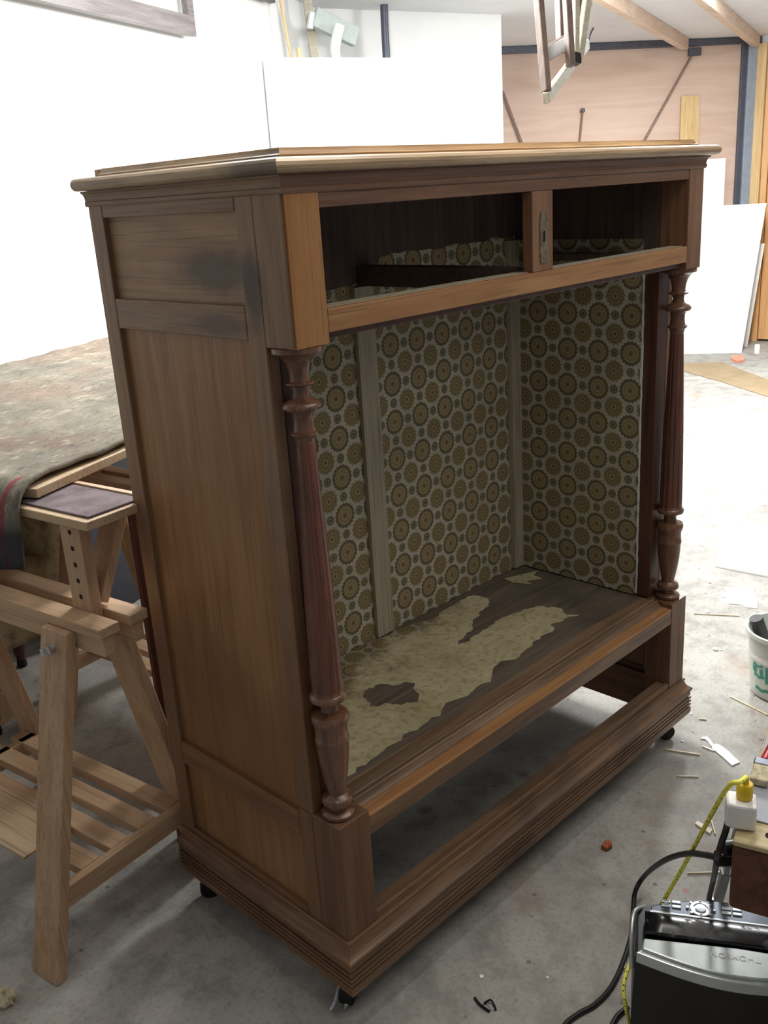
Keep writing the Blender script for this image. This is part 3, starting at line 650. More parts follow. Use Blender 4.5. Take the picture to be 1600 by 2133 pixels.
# ================================================================ TRESTLES AND TABLE
ev = V((-0.15, 0.989, 0)).normalized(); TRZ = math.atan2(-ev.x, ev.y)
TO = V((-0.12, 0.585, 0))
def leg_bar(m, u0, u1, v0, v1, z1, th):
    # raked leg, foot cut flat
    m.v += [(u0, v0, 0), (u0 + th, v0, 0), (u0 + th, v1, 0), (u0, v1, 0), (u1, v0, z1), (u1 + th, v0, z1), (u1 + th, v1, z1), (u1, v1, z1)]
    m.f += [(0, 3, 2, 1), (4, 5, 6, 7), (0, 1, 5, 4), (1, 2, 6, 5), (2, 3, 7, 6), (3, 0, 4, 7)]
    return m
def trestle(label, loc, rz, full=True):
    t = thing('trestle', label, 'trestle', loc, rz, 'adjustable wooden trestles under the table')
    for v0 in (-0.028, 0.545):
        leg_bar(MB(), -0.234, -0.066, v0, v0 + 0.082, 0.725, 0.026).build('leg', 'pine', t, 0.003)
        leg_bar(MB(), 0.206, 0.050, v0, v0 + 0.082, 0.725, 0.026).build('leg', 'pine', t, 0.003)
        # shelf end bar
        bxo('shelf_end_bar', 'pine_x', t, (-0.185, 0.180, v0 + 0.004, v0 + 0.026, 0.150, 0.198), 0.002)
    for (a, b) in ((-0.052, -0.004), (0.022, 0.066)):
        bxo('top_rail', 'pine_y', t, (a, b, -0.115, 0.72, 0.726, 0.747), 0.002)
        bxo('lower_rail', 'pine_y', t, (a + 0.008, b - 0.012, -0.110, 0.70, 0.685, 0.7255), 0.002)
    for k in range(4):
        u = 0.120 - k * 0.078
        bxo('shelf_slat', 'pine_y', t, (u, u + 0.048, -0.028 + 0.027, 0.60, 0.176, 0.198), 0.002)
    for v0 in (-0.035, 0.535):
        po = bxo('height_post', 'pine', t, (-0.003, 0.021, v0, v0 + 0.062, 0.690, 0.9258), 0.002)
        for k in range(5):
            z = 0.775 + 0.034 * k
            m = MB(); n = 10
            pts = [(-0.0032, v0 + 0.030 + 0.0055 * math.cos(6.283 * j / n), z + 0.0055 * math.sin(6.283 * j / n)) for j in range(n)]
            m.slab(pts, (0.002, 0, 0)).build('peg_hole', 'hole', po)
        MB().bar((0.030, v0 + 0.03, 0.755), (0.112, v0 + 0.03, 0.925), 0.055, 0.020, (1, 0, 0.5)).build('brace_board', 'pine', t, 0.002)
    tp = bxo('top_tray', 'ply', t, (-0.012, 0.150, -0.075, 0.66, 0.926, 0.944), 0.002)
    bxo('tray_rim', 'pine_y', t, (0.136, 0.150, -0.075, 0.66, 0.944, 0.952), 0.001)
    bxo('tray_pad', 'greycloth', t, (0.004, 0.135, -0.062, 0.65, 0.944, 0.949), 0.002, 'purple grey felt pad')
    # wing bolt
    b = MB().tube([(-0.070, 0.012, 0.690), (-0.092, 0.012, 0.690)], 0.009, 10, 1); bo = b.build('wing_bolt', 'chrome', t)
    MB().bar((-0.090, 0.012 - 0.016, 0.697), (-0.090, 0.012 + 0.016, 0.683), 0.004, 0.014).build('bolt_wing', 'chrome', bo)
    MB().tube([(0.022, -0.008, 0.765), (0.040, -0.014, 0.768)], 0.007, 10, 1).build('peg', 'whiteplastic', t)
    return t
tr1 = trestle('pale pine trestle beside the cabinet, its near leg in the foreground', (TO.x, TO.y, 0), TRZ)
# loose plywood offcut lying on its shelf
m = MB().box(-0.16, -0.035, 0.13, 0.53, 0.1985, 0.2045); o = m.build('plywood_offcut', 'ply', None, 0.001); o.location = (TO.x, TO.y, 0); o.rotation_euler = (0, 0, TRZ)
tag(o, 'thin plywood offcut lying on the slatted shelf of the near trestle', 'board')
tr2 = copy_tree(tr1); tr2.location = (0.50, 0.97, 0); tr2.rotation_euler = (0, 0, TRZ - 0.02)
tr2['label'] = 'second pine trestle mostly hidden behind the cabinet, only its shelf slats showing'

T0 = V((-0.112, 0.716, 0)); TRZT = math.atan2(WT.y, WT.x); TZ = 0.952
m = MB().box(0.0, 2.0, 0.0, 1.18, 0, 0.020); o = m.build('table_board', 'ply', None, 0.002); o.location = (T0.x, T0.y, TZ); o.rotation_euler = (0, 0, TRZT)
tag(o, 'plywood table board resting on the trestles under a stained blanket', 'table top')
def bl(u, v):
    s_ = -0.20 + u * 2.16; wv = 0.015 + v * 1.165
    wv += 0.010 * math.sin(s_ * 17) * (1 - v) * 0.6
    z = 0.010 + 0.0015 * math.sin(s_ * 23 + wv * 9) + 0.0015 * math.sin(s_ * 51 - wv * 37)
    if s_ < 0.0:
        d = -s_; R = 0.06
        if d < R * 1.5708: a = d / R; x = -R * math.sin(a) ; z = z - R * (1 - math.cos(a))
        else: x = -R - 0.012 * math.sin(wv * 21); z = z - R - (d - R * 1.5708)
    else: x = s_
    return (x + 0.012, wv, z)
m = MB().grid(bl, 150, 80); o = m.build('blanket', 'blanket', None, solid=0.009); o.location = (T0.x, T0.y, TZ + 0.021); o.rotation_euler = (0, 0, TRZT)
tag(o, 'stained grey blanket covering the work table against the white wall', 'blanket')

# ---- upholstered armchair frame under the table
ac = thing('armchair', 'worn hessian covered armchair pushed under the work table', 'armchair', (0.07, 1.80, 0), 0.22)
def puff(x0, x1, y0, y1, z0, z1):
    return MB().box(x0, x1, y0, y1, z0, z1)
for nm, b_ in (('seat', (-0.26, 0.24, -0.24, 0.18, 0.25, 0.48)), ('backrest', (-0.27, 0.25, -0.02, 0.16, 0.42, 0.90)), ('armrest', (-0.36, -0.24, -0.23, 0.17, 0.27, 0.66)), ('armrest', (0.18, 0.30, -0.23, 0.17, 0.27, 0.66))):
    o = puff(*b_).build(nm, 'hessian', ac, 0.035)
    o.modifiers['bevel'].segments = 5
    for p in o.data.polygons: p.use_smooth = True
for (x, y, mt) in ((-0.10, -0.19, 'legwood'), (0.17, -0.17, 'reddark'), (-0.24, 0.12, 'legwood'), (0.24, 0.12, 'reddark')):
    MB().lathe([(0.014, 0.03), (0.020, 0.05), (0.027, 0.12), (0.030, 0.20), (0.026, 0.262)], (x, y, 0), 16).build('leg', mt, ac)
    MB().lathe([(0.016, 0.0), (0.018, 0.012), (0.014, 0.032)], (x, y, 0), 14).build('leg_castor', 'iron', ac)
for k in range(5):
    a = V((-0.28 + 0.03 * k, -0.24, 0.44 - 0.05 * k)); m = MB().tube([a, a + V((0.02, -0.012, -0.07)), a + V((0.05 + 0.02 * k, -0.006, -0.10)), a + V((0.09, -0.01, -0.16))], 0.0014, 5)
    m.build('loose_thread', 'thread', ac)
m = MB().box(-0.03, 0.03, -0.02, 0.02, 0, 0.10); o = m.build('wood_offcut', 'pine', None, 0.002); p = hz(6, 1502); o.location = (p.x - 0.005, p.y, 0); o.rotation_euler = (0, 0, 0.4)
tag(o, 'small pale wood block standing on the floor by the armchair leg', 'wood block')

o = MB().box(0.09, 0.56, 0.722, 0.737, 0, 0.90).build('mahogany_panel', 'reddark', None, 0.002)
tag(o, 'dark red wooden panel standing between the cabinet back and the trestle', 'panel')
ch = thing('storage_chest', 'dark blue chest against the wall under the work table', 'chest', tuple(WN * 1.62 + WT * 1.25), math.atan2(WT.y, WT.x))
bxo('chest_body', 'navy', ch, (0, 1.0, 0, 0.28, 0.0, 0.70), 0.006)
bxo('chest_lid', 'navy', ch, (-0.01, 1.01, -0.01, 0.285, 0.701, 0.76), 0.008)
# ================================================================ LEFT WALL AND CORNER
def hw(x, y, off=0.0): return hp(x, y, WN, WD - off)
def wall_frame(name, label, br, width, height, bar, mat, depth=0.035):
    """rectangular frame flat on the left wall; br = lower right corner"""
    t = thing(name, label, 'frame', (br.x, br.y, br.z), TRZT)
    def b(nm, x0, x1, z0, z1): MB().box(x0, x1, -depth, -0.002, z0, z1).build(nm, mat, t, 0.002)
    b('frame_rail', -width, 0, 0, bar); b('frame_rail', -width, 0, height - bar, height)
    b('frame_stile', -bar * 0.6, 0, bar, height - bar); b('frame_stile', -width, -width + bar * 0.6, bar, height - bar)
    return t
wall_frame('wall_frame', 'dark empty wooden frame hanging high on the left wall', hw(397, 78, 0.03), 1.25, 0.36, 0.085, 'darkframe')
wall_frame('wall_frame', 'second dark frame, only its lower edge showing at the top', hw(562, 8, 0.03), 0.62, 0.08, 0.03, 'darkframe')

# white board standing in the corner in front of the partition
def hb(x, y, off=0.0): return hp(x, y, bn, BDd + off)
bl_, br_ = hb(566, 300), hb(1045, 240); zt_ = hb(700, 120).z
m = MB().slab([(bl_.x, bl_.y, 0.0), (br_.x, br_.y, 0.0), (br_.x, br_.y, zt_), (bl_.x, bl_.y, zt_)], bn * 0.014)
tag(m.build('white_board', 'white'), 'tall white board standing in the corner behind the cabinet', 'board')
# things kept behind it
def stick(label, pts, w_, d_, mat, cat='stick', name='stick'):
    m = MB().bar(pts[0], pts[1], w_, d_, bn); return tag(m.build(name, mat, None, 0.002), label, cat)
def low_to_floor(a, b):
    d = b - a; k = (0.012 - a.z) / d.z; return a + d * k
a = hb(584, 0, 0.10); b = hb(606, 120, 0.10); stick('thin pale cane leaning behind the white board', (a + (a - b) * 0.25, low_to_floor(a, b)), 0.012, 0.012, 'palepost')
a = hb(640, 0, 0.21); b = hb(655, 120, 0.21); stick('brownish timber lath leaning behind the white board', (a + (a - b) * 0.25, low_to_floor(a, b)), 0.050, 0.020, 'chairpale', 'lath', 'timber_lath')
a = hb(622, 100, 0.07); m = MB().bar((a.x, a.y, 0), a, 0.022, 0.022, bn); tag(m.build('yellow_stick', 'palepost', None, 0.002), 'short yellow stick end just showing over the white board', 'stick')
pb = thing('pipe_bracket', 'grey metal bracket with a pale pipe bend above the white board', 'bracket')
A = hb(654, 35, 0.12); B = hb(742, 78, 0.12)
MB().bar(A, B, 0.05, 0.105, (0, 0, 1)).build('bracket_arm', 'bracket', pb, 0.008)
c0 = hb(708, 52, 0.05); c1 = hb(698, 100, 0.06); c2 = hb(702, 150, 0.07)
MB().tube([c0, c1, c2, (c2.x, c2.y, c2.z - 0.5)], 0.030, 14).build('pipe_bend', 'pipe', pb)
MB().bar(hb(650, 25, 0.12), hb(645, 60, 0.12), 0.03, 0.03).build('bracket_hook', 'pipe', pb, 0.004)
MB().bar(hb(715, 60, 0.13), hb(715, 60, 0.535), 0.05, 0.05).build('wall_mount', 'bracket', pb, 0.004)
a = hb(800, 0, 0.40); b = hb(805, 118, 0.40)
m = MB().tube([(a.x, a.y, zceil(a) - 0.002), a, hb(801, 40, 0.40), b, (b.x, b.y, b.z - 0.8), (b.x, b.y, 0.0)], 0.024, 12); tag(m.build('black_pipe', 'steeldark'), 'black vertical pipe running down behind the white board', 'pipe')

# ================================================================ GARAGE END
gd = thing('garage_door', 'plywood up-and-over garage door in a steel frame at the back', 'garage door', (Pb.x, Pb.y, 0))
def gl(p): return V(p) - V((Pb.x, Pb.y, 0))
ztop = hg(1300, 103).z
gA = -g * 3.0; gB = -g * 0.16
MB().slab([gA + V((0, 0, 0.03)), gB + V((0, 0, 0.03)), gB + V((0, 0, ztop)), gA + V((0, 0, ztop))], gn * 0.012).build('plywood_leaf', 'garage', gd)
MB().slab([gA + V((0, 0, ztop)), g * 0.0 + V((0, 0, ztop)), g * 0.0 + V((0, 0, ztop + 0.05)), gA + V((0, 0, ztop + 0.05))], -gn * 0.05).build('top_track', 'steeldark', gd, 0.003)
MB().slab([-g * 0.16 + V((0, 0, 0)), -g * 0.115, -g * 0.115 + V((0, 0, ztop)), -g * 0.16 + V((0, 0, ztop))], -gn * 0.03).build('side_track', 'steeldark', gd, 0.003)
MB().slab([-g * 0.113 + V((0, 0, 0)), -g * 0.022, -g * 0.022 + V((0, 0, ztop)), -g * 0.113 + V((0, 0, ztop))], -gn * 0.05).build('side_track', 'steel', gd, 0.003)
MB().tube([gl(hg(1443, 112, -0.03)), gl(hg(1345, 288, -0.03)), gl(hg(1290, 387, -0.03))], 0.011, 8, 1).build('lift_rod', 'rod', gd)
MB().tube([gl(hg(1047, 190, -0.03)), gl(hg(1086, 295, -0.03)), gl(hg(1130, 410, -0.03))], 0.011, 8, 1).build('lift_rod', 'rod', gd)
MB().tube([gl(hg(1214, 230, -0.02)), gl(hg(1208, 292, -0.02)), gl(hg(1200, 380, -0.02))], 0.008, 8, 1).build('latch_rod', 'rod', gd)
MB().lathe([(0.0, -0.02), (0.018, -0.012), (0.018, 0.012), (0.0, 0.02)], gl(hg(1214, 230, -0.03)), 12).build('latch_knob', 'steeldark', gd)
a = gl(hg(1447, 108, -0.03)); MB().bar(a - g * 0.05, a + g * 0.05, 0.05, 0.06).build('rod_bracket', 'steeldark', gd, 0.004)
# plank leaning on the door
a = hg(1438, 200, -0.02); b = hg(1432, 300, -0.02)
fl_ = V((b.x, b.y, 0)) - gn * 0.04
m = MB().bar((fl_.x, fl_.y, 0.01), (a.x, a.y, a.z), 0.16, 0.018, gn); tag(m.build('plank', 'palepost', None, 0.002), 'pale plank leaning upright on the plywood garage door', 'plank')
# pine door with glass, its post and frame
dr = thing('door_1', 'pine back door with glass panes beside the garage door', 'door', (Pb.x, Pb.y, 0))
dr['kind'] = 'structure'
del dr['category']
def dq(nm, s0, s1, z0, z1, t0, t1, mat, par=None, bev=0.003):
    m = MB().slab([q * s0 + qn * t0 + V((0, 0, z0)), q * s1 + qn * t0 + V((0, 0, z0)), q * s1 + qn * t0 + V((0, 0, z1)), q * s0 + qn * t0 + V((0, 0, z1))], qn * (t1 - t0))
    return m.build(nm, mat, par or dr, bev)
def s_of(x, y): return (hq(x, y) - Pb).dot(q)
s_post0, s_post1 = s_of(1528, 300), s_of(1545, 300)
dq('door_post', -0.02, 0.085, 0, 2.46, -0.06, 0.03, 'palepost')
dq('door_jamb', 0.088, 0.14, 0, 2.44, -0.03, 0.03, 'doorpine')
dq('door_head', 0.14, 1.05, 2.38, 2.46, -0.03, 0.03, 'doorpine')
dq('door_jamb', 0.99, 1.05, 0, 2.38, -0.03, 0.03, 'doorpine')
dq('door_stile', 0.145, 0.30, 0.02, 2.375, -0.012, 0.028, 'doorpine'); dq('door_stile', 0.83, 0.985, 0.02, 2.375, -0.012, 0.028, 'doorpine')
dq('door_rail', 0.30, 0.83, 2.20, 2.375, -0.010, 0.026, 'doorpine_x'); dq('door_rail', 0.30, 0.83, 1.78, 1.90, -0.010, 0.026, 'doorpine_x')
dq('door_rail', 0.30, 0.83, 1.10, 1.28, -0.010, 0.026, 'doorpine_x')
for k in range(7):
    dq('door_board', 0.30, 0.83, 0.02 + k * 0.154, 0.02 + k * 0.154 + 0.151, -0.004, 0.020, 'doorpine_x', None, 0.004)
dq('door_pane', 0.30, 0.83, 1.90, 2.20, 0.006, 0.010, 'glass', None, 0); dq('door_pane', 0.30, 0.83, 1.28, 1.78, 0.006, 0.010, 'glass', None, 0)
nt = dq('door_notice', 0.24, 0.50, 1.14, 1.52, -0.016, -0.0135, 'paper', None, 0); nt['label'] = 'white sheet of paper pinned on the door'
o = MB().slab([Pb + q * -0.5 + qn * 2.2 + V((0, 0, 0)), Pb + q * 3.0 + qn * 2.2, Pb + q * 3.0 + qn * 2.2 + V((0, 0, 2.0)), Pb + q * -0.5 + qn * 2.2 + V((0, 0, 1.9))], qn * 0.6).build('outdoor_hedge', 'outside')
tag(o, 'greyish garden hedge seen through the pine door panes', 'hedge')

# white boards leaning by the door
def leaning(label, bl2, br2, top_l, top_r, th=0.014, mat='white'):
    A_, B_ = V(bl2), V(br2); C_, D_ = V(top_r), V(top_l); n = (B_ - A_).cross(D_ - A_).normalized()
    if n.dot(CP - A_) > 0: n = -n
    return tag(MB().slab([A_, B_, C_, D_], n * th).build('leaning_board', mat), label, 'board', 'white boards leaning by the door')
f1 = hz(1545, 735); f0 = hz(1400, 738)
tr_ = hp(1597, 423, qn, QD - 0.35); 
leaning('wide white board leaning in front of the pine door', f0, f1, tr_ + (f0 - f1) * 0.98, tr_)
f3 = hz(1557, 722); f2 = f3 + (f0 - f1).normalized() * 0.22
tr3 = hp(1593, 507, qn, QD - 0.20)
leaning('shorter white board behind the wide one, only its right edge showing', f2, f3, tr3 + (f2 - f3), tr3)
ga = hg(1512, 329, -0.08); f4 = V((hg(1500, 600, -0.18).x, hg(1500, 600, -0.18).y, 0.0)); 
leaning('tall white board standing against the garage door beside the steel track', f4 - g * 0.7, f4, ga - g * 0.7, ga)

# hanging chair frame
hc = thing('hanging_chair_frame', 'dismantled wooden chair frame hanging from the ceiling', 'chair frame', at(1160, 0, 3.1))
HB = V(hc.location)
def hbar(nm, a, b, da, db, w_, d_, mat, up=(0.3, 0.9, 0.1)):
    MB().bar(at(*a, da) - HB, at(*b, db) - HB, w_, d_, up).build(nm, mat, hc, 0.003)
hbar('chair_stile', (1117, -60), (1138, 192), 3.0, 3.0, 0.022, 0.030, 'chairwood')
hbar('chair_stile', (1166, -60), (1172, 108), 3.25, 3.25, 0.034, 0.030, 'chairwood')
hbar('chair_leg', (1178, -60), (1189, 138), 3.10, 3.10, 0.024, 0.024, 'chairwood')
hbar('chair_rail', (1130, 118), (1178, 88), 3.02, 3.24, 0.022, 0.045, 'chairwood', (0, 0, 1))
hbar('chair_peg', (1124, 112), (1128, 146), 3.02, 3.02, 0.012, 0.012, 'chairwood')
hbar('foot_rail', (1137, 205), (1222, 92), 3.0, 3.36, 0.022, 0.034, 'chairpale', (0, 0, 1))
hbar('chair_leg', (1200, -60), (1199, 130), 3.16, 3.16, 0.020, 0.020, 'chairpale')
hbar('chair_leg', (1232, -60), (1206, 120), 3.26, 3.20, 0.026, 0.024, 'chairpale')
hbar('chair_stile', (1206, -60), (1202, 48), 3.34, 3.34, 0.030, 0.024, 'darkframe')
hbar('chair_stile', (1226, -60), (1222, 14), 3.38, 3.38, 0.034, 0.024, 'palepost')
hbar('foot_block', (1198, 112), (1199, 134), 3.15, 3.15, 0.030, 0.030, 'iron')
m = MB().tube([at(1236, 58, 3.36) - HB, at(1229, 72, 3.36) - HB, at(1226, 84, 3.36) - HB, at(1218, 88, 3.36) - HB], 0.004, 6); m.build('wire_hook', 'steeldark', hc)
top_ = at(1170, -60, 3.15) - HB
MB().bar(at(1105, -64, 3.0) - HB, at(1240, -60, 3.4) - HB, 0.03, 0.03).build('hanging_bar', 'chairwood', hc, 0.003)
MB().tube([top_, V((top_.x, top_.y, zceil(top_ + HB) - HB.z))], 0.006, 6, 1).build('hanging_wire', 'steeldark', hc)

# ================================================================ FLOOR LITTER
def sliver(label, a, b, w_=0.003, mat='sliver', name='wood_sliver', cat='sliver', grp='wood slivers on the floor'):
    A_ = hz(*a, 0.0025); B_ = hz(*b, 0.0025)
    return tag(MB().bar(A_, B_, w_, 0.004).build(name, mat), label, cat, grp)
sliver('long thin wood sliver beside the right front castor', (1385, 1561), (1458, 1572), 0.005)
sliver('short thin wood sliver below the white tag', (1410, 1617), (1455, 1618))
sliver('wood sliver on the floor left of the bench leg', (1432, 1819), (1504, 1817))
sliver('thin sliver beside the flat offcut near the yellow cord', (1481, 1706), (1490, 1738))
sliver('long straight sliver between the cabinet and the bucket', (1445, 1278), (1540, 1283), 0.004)
sliver('long sliver against the foot of the white bucket', (1522, 1451), (1598, 1489), 0.005)
sliver('tiny sliver on the floor right of the plinth end', (1456, 1498), (1472, 1499))
sliver('pale lath end lying on the brown board at the back', (1512, 762), (1556, 778), 0.03, 'sliver')
sliver('tiny sliver beside the black radio', (1300, 2018), (1304, 2008))
def patch(name, label, cat, mat, pts, z=0.0005, th=0.002):
    return tag(MB().slab([hz(a, b, z) for a, b in pts], (0, 0, th)).build(name, mat), label, cat)
tg = thing('paper_tag', 'white paper tag with a torn loop on the floor', 'tag', hz(1500, 1570))
TGo = V(tg.location)
def tp_(pts, z=0.001): return [hz(a, b, z) - TGo for a, b in pts]
MB().slab(tp_([(1484, 1554), (1491, 1551), (1497, 1552), (1505, 1557), (1517, 1566), (1541, 1589), (1525, 1596), (1505, 1578), (1489, 1565), (1483, 1560)]), (0, 0, 0.003)).build('tag_body', 'paper', tg)
MB().slab(tp_([(1459, 1540), (1464, 1536), (1473, 1536), (1480, 1543), (1487, 1553), (1482, 1556), (1474, 1545), (1469, 1541)]), (0, 0, 0.003)).build('tag_loop', 'paper', tg)
MB().slab(tp_([(1462, 1556), (1464, 1555), (1489, 1564), (1487, 1566)]), (0, 0, 0.003)).build('tag_string', 'paper', tg)
patch('wood_offcut', 'flat pale offcut on the floor crossed by the yellow cord', 'offcut', 'sliver', [(1448, 1718), (1453, 1712), (1484, 1730), (1479, 1739)], th=0.004)
patch('torn_paper', 'torn white paper piece on the floor behind the bucket', 'paper', 'paper', [(1499, 1236), (1506, 1233), (1513, 1234), (1511, 1224), (1536, 1227), (1540, 1230), (1542, 1222), (1570, 1225), (1574, 1243), (1580, 1250), (1577, 1268), (1556, 1266), (1545, 1260), (1520, 1258), (1514, 1252), (1514, 1246), (1502, 1243)])
patch('white_sheet', 'large white sheet lying flat on the floor at right', 'sheet', 'white', [(1490, 1181), (1512, 1092), (1760, 1110), (1800, 1240), (1555, 1194)], th=0.006)
patch('floor_board', 'brown hardboard strip lying on the floor near the back', 'board', 'card', [(1400, 760), (1424, 757), (1506, 755), (1520, 762), (1600, 792), (1700, 830), (1700, 872), (1600, 827), (1500, 795), (1425, 774), (1400, 768)], th=0.005)
patch('floor_scrap', 'salmon coloured scrap on the floor by the leaning boards', 'scrap', 'salmon', [(1522, 750), (1530, 744), (1548, 745), (1550, 754), (1534, 757)], th=0.02)
m = MB().lathe([(0.022, 0), (0.022, 0.07), (0.018, 0.075)], tuple(hz(1577, 736)), 14); tag(m.build('small_pot', 'whiteplastic'), 'small white cup on the floor below the pine door', 'cup')
m = MB().slab([hz(a, b, 0.001) for a, b in [(1252, 1768), (1262, 1757), (1274, 1760), (1275, 1768), (1263, 1775)]], (0, 0, 0.012)); tag(m.build('brick_chip', 'brick', None, 0.002), 'small orange wood chip on the floor in front of the cabinet', 'chip')
for k, (x, y, lb) in enumerate([(1472, 1276, 'white plaster crumb right of the cabinet pedestal'), (1490, 1354, 'white plaster crumb midway between cabinet and bucket'), (1004, 2036, 'white crumb on the floor in front of the cabinet'), (1440, 1488, 'tiny white crumb beside the plinth end'), (1141, 2037, 'tiny white crumb left of the black cable'), (1422, 1545, 'tiny white crumb right of the front castor'), (1478, 1214, 'pale crumb on the floor left of the torn paper')]):
    p = hz(x, y); r_ = (0.010, 0.010, 0.005, 0.004, 0.003, 0.004, 0.007)[k]
    m = MB(); n = 7
    pts = [(p.x + r_ * (0.7 + 0.5 * random.random()) * math.cos(6.283 * j / n), p.y + r_ * (0.7 + 0.5 * random.random()) * math.sin(6.283 * j / n), 0.0005) for j in range(n)]
    m.slab(pts, (0, 0, r_ * 0.6)); tag(m.build('plaster_crumb', 'paper', None, r_ * 0.15), lb, 'crumb', 'white crumbs on the floor')
# foam lump, fibres, black flake
p = hz(14, 2090)
def blob(u, v):
    a = u * 2 * math.pi; b = (v - 0.5) * math.pi; r_ = 0.017 * (1 + 0.22 * math.sin(3 * a + 2) * math.cos(b * 3) + 0.15 * math.sin(7 * a + 5 * b))
    return (p.x + r_ * math.cos(a) * math.cos(b), p.y + r_ * math.sin(a) * math.cos(b) * 1.2, 0.015 + r_ * 0.9 * math.sin(b))
tag(MB().grid(blob, 28, 16).build('foam_lump', 'foam'), 'yellowed lump of foam stuffing on the floor in the corner', 'foam lump')
fb = MB()
for k in range(9):
    p = hz(70 + 6 * k + random.uniform(-4, 4), 2092 + random.uniform(-8, 10)); a = random.uniform(-0.6, 0.9)
    d = V((math.cos(a), math.sin(a), 0)) * 0.02
    fb.tube([p + V((0, 0, 0.001)), p + d * 0.5 + V((0.004, 0.002, 0.004)), p + d + V((0, 0, 0.001))], 0.0005, 5, 4)
tag(fb.build('loose_fibres', 'thread'), 'tuft of pale loose fibres on the floor by the foam', 'fibres', kind='stuff')
m = MB().tube([hz(989, 2078, 0.003), hz(1000, 2092, 0.004), hz(1020, 2107, 0.003)], 0.0025, 6); fo = thing('bark_flake', 'dark curled flake on the floor in front of the cabinet', 'flake', (0, 0, 0))
m.build('flake_edge', 'hole', fo); MB().tube([hz(1008, 2090, 0.003), hz(1022, 2083, 0.008), hz(1030, 2095, 0.004), hz(1033, 2104, 0.003)], 0.002, 6).build('flake_curl', 'hole', fo)
patch('grey_flake', 'grey flat flake on the floor near the curled flake', 'flake', 'grey', [(1012, 2090), (1022, 2088), (1028, 2096), (1031, 2106), (1024, 2105)], th=0.001)

# ================================================================ BUCKET
bc = hz(1630, 1440); bk = thing('plastic_bucket', 'milky white plastic bucket with green print at the right edge', 'bucket', (bc.x, bc.y, 0))
BR0, BR1, BH = 0.090, 0.110, 0.21
bpro = [(BR0 * 0.9, 0), (BR0, 0.006), (BR0 + 0.004, 0.03), (BR1 - 0.002, BH * 0.93), (BR1 + 0.006, BH * 0.94), (BR1 + 0.006, BH), (BR1 - 0.002, BH), (BR1 - 0.005, BH * 0.93), (BR0 - 0.003, 0.012), (0.001, 0.010)]
MB().lathe(bpro, (0, 0, 0), 48).build('bucket_body', 'bucket', bk)
def band(nm, mat, a0, a1, z0, z1, off=0.0006, n=12, wob=0.0):
    def fn(u, v):
        a = a0 + (a1 - a0) * u; z = z0 + (z1 - z0) * v + wob * math.sin(u * 9); r_ = BR0 + 0.004 + (BR1 - BR0 - 0.006) * (z - 0.03) / (BH * 0.93 - 0.03) + off
        return (r_ * math.cos(a), r_ * math.sin(a), z)
    return MB().grid(fn, n, 4).build(nm, mat, bk)
adir = math.atan2(CP.y - bc.y, CP.x - bc.x)
band('tape_strip', 'paper', adir - 1.15, adir + 0.6, 0.125, 0.142)
for (d0, d1, z0, z1) in ((-1.02, -0.84, 0.086, 0.108), (-0.98, -0.60, 0.108, 0.116), (-0.95, -0.55, 0.072, 0.082), (-0.72, -0.60, 0.080, 0.104), (-0.90, -0.40, 0.030, 0.040), (-0.52, -0.2, 0.06, 0.115), (-0.1, 0.1, 0.07, 0.115)):
    band('green_print', 'green', adir + d0, adir + d1, z0, z1, 0.0008, 10, 0.003)
m = MB().tube([bc + V((-0.01, 0.04, 0.10)), bc + V((-0.050, 0.075, 0.240))], 0.020, 14, 1); tag(m.build('dark_roll', 'greytape'), 'dark grey roll sticking up out of the white bucket', 'roll')

# ================================================================ WORKBENCH CORNER
bz = 0.60
bcn = hz(1526, 1750, bz)
wb = thing('workbench', 'thick wooden workbench corner at the right edge', 'workbench', (bcn.x, bcn.y, 0), 0.27)
bxo('bench_top', 'bench', wb, (0, 0.95, -1.0, 0.0, bz - 0.118, bz - 0.010), 0.006)
bxo('bench_surface', 'benchtop', wb, (0.0, 0.95, -1.0, 0.0, bz - 0.0098, bz), 0.003)
bxo('grey_cover', 'grey', wb, (0.055, 0.95, -1.0, -0.004, bz + 0.0002, bz + 0.003), 0.001)
for (x, y) in ((0.30, -0.90), (0.80, -0.90), (0.80, -0.12)): bxo('bench_leg', 'bench', wb, (x, x + 0.09, y, y + 0.09, 0, bz - 0.1185), 0.004)
MB().lathe([(0.006, 0.0), (0.006, 0.0012)], (0.030, -0.045, bz), 12).build('nail_hole', 'hole', wb)
# paint brush
bp = hz(1589, 1606, bz + 0.0035); pbz = thing('paint_brush', 'flat paint brush with red handle lying on the workbench', 'brush', bp, 0.25)
MB().slab([(-0.045, -0.014, 0.001), (-0.002, -0.012, 0.001), (-0.002, 0.014, 0.001), (-0.045, 0.012, 0.001)], (0, 0, 0.012)).build('bristles', 'bristle', pbz, 0.002)
MB().slab([(-0.002, -0.0135, 0.0), (0.016, -0.0135, 0.0), (0.016, 0.0145, 0.0), (-0.002, 0.0145, 0.0)], (0, 0, 0.014)).build('ferrule', 'darkchrome', pbz, 0.002)
MB().tube([(0.016, 0, 0.007), (0.06, -0.004, 0.008), (0.12, -0.01, 0.009)], 0.008, 10).build('handle', 'red', pbz)
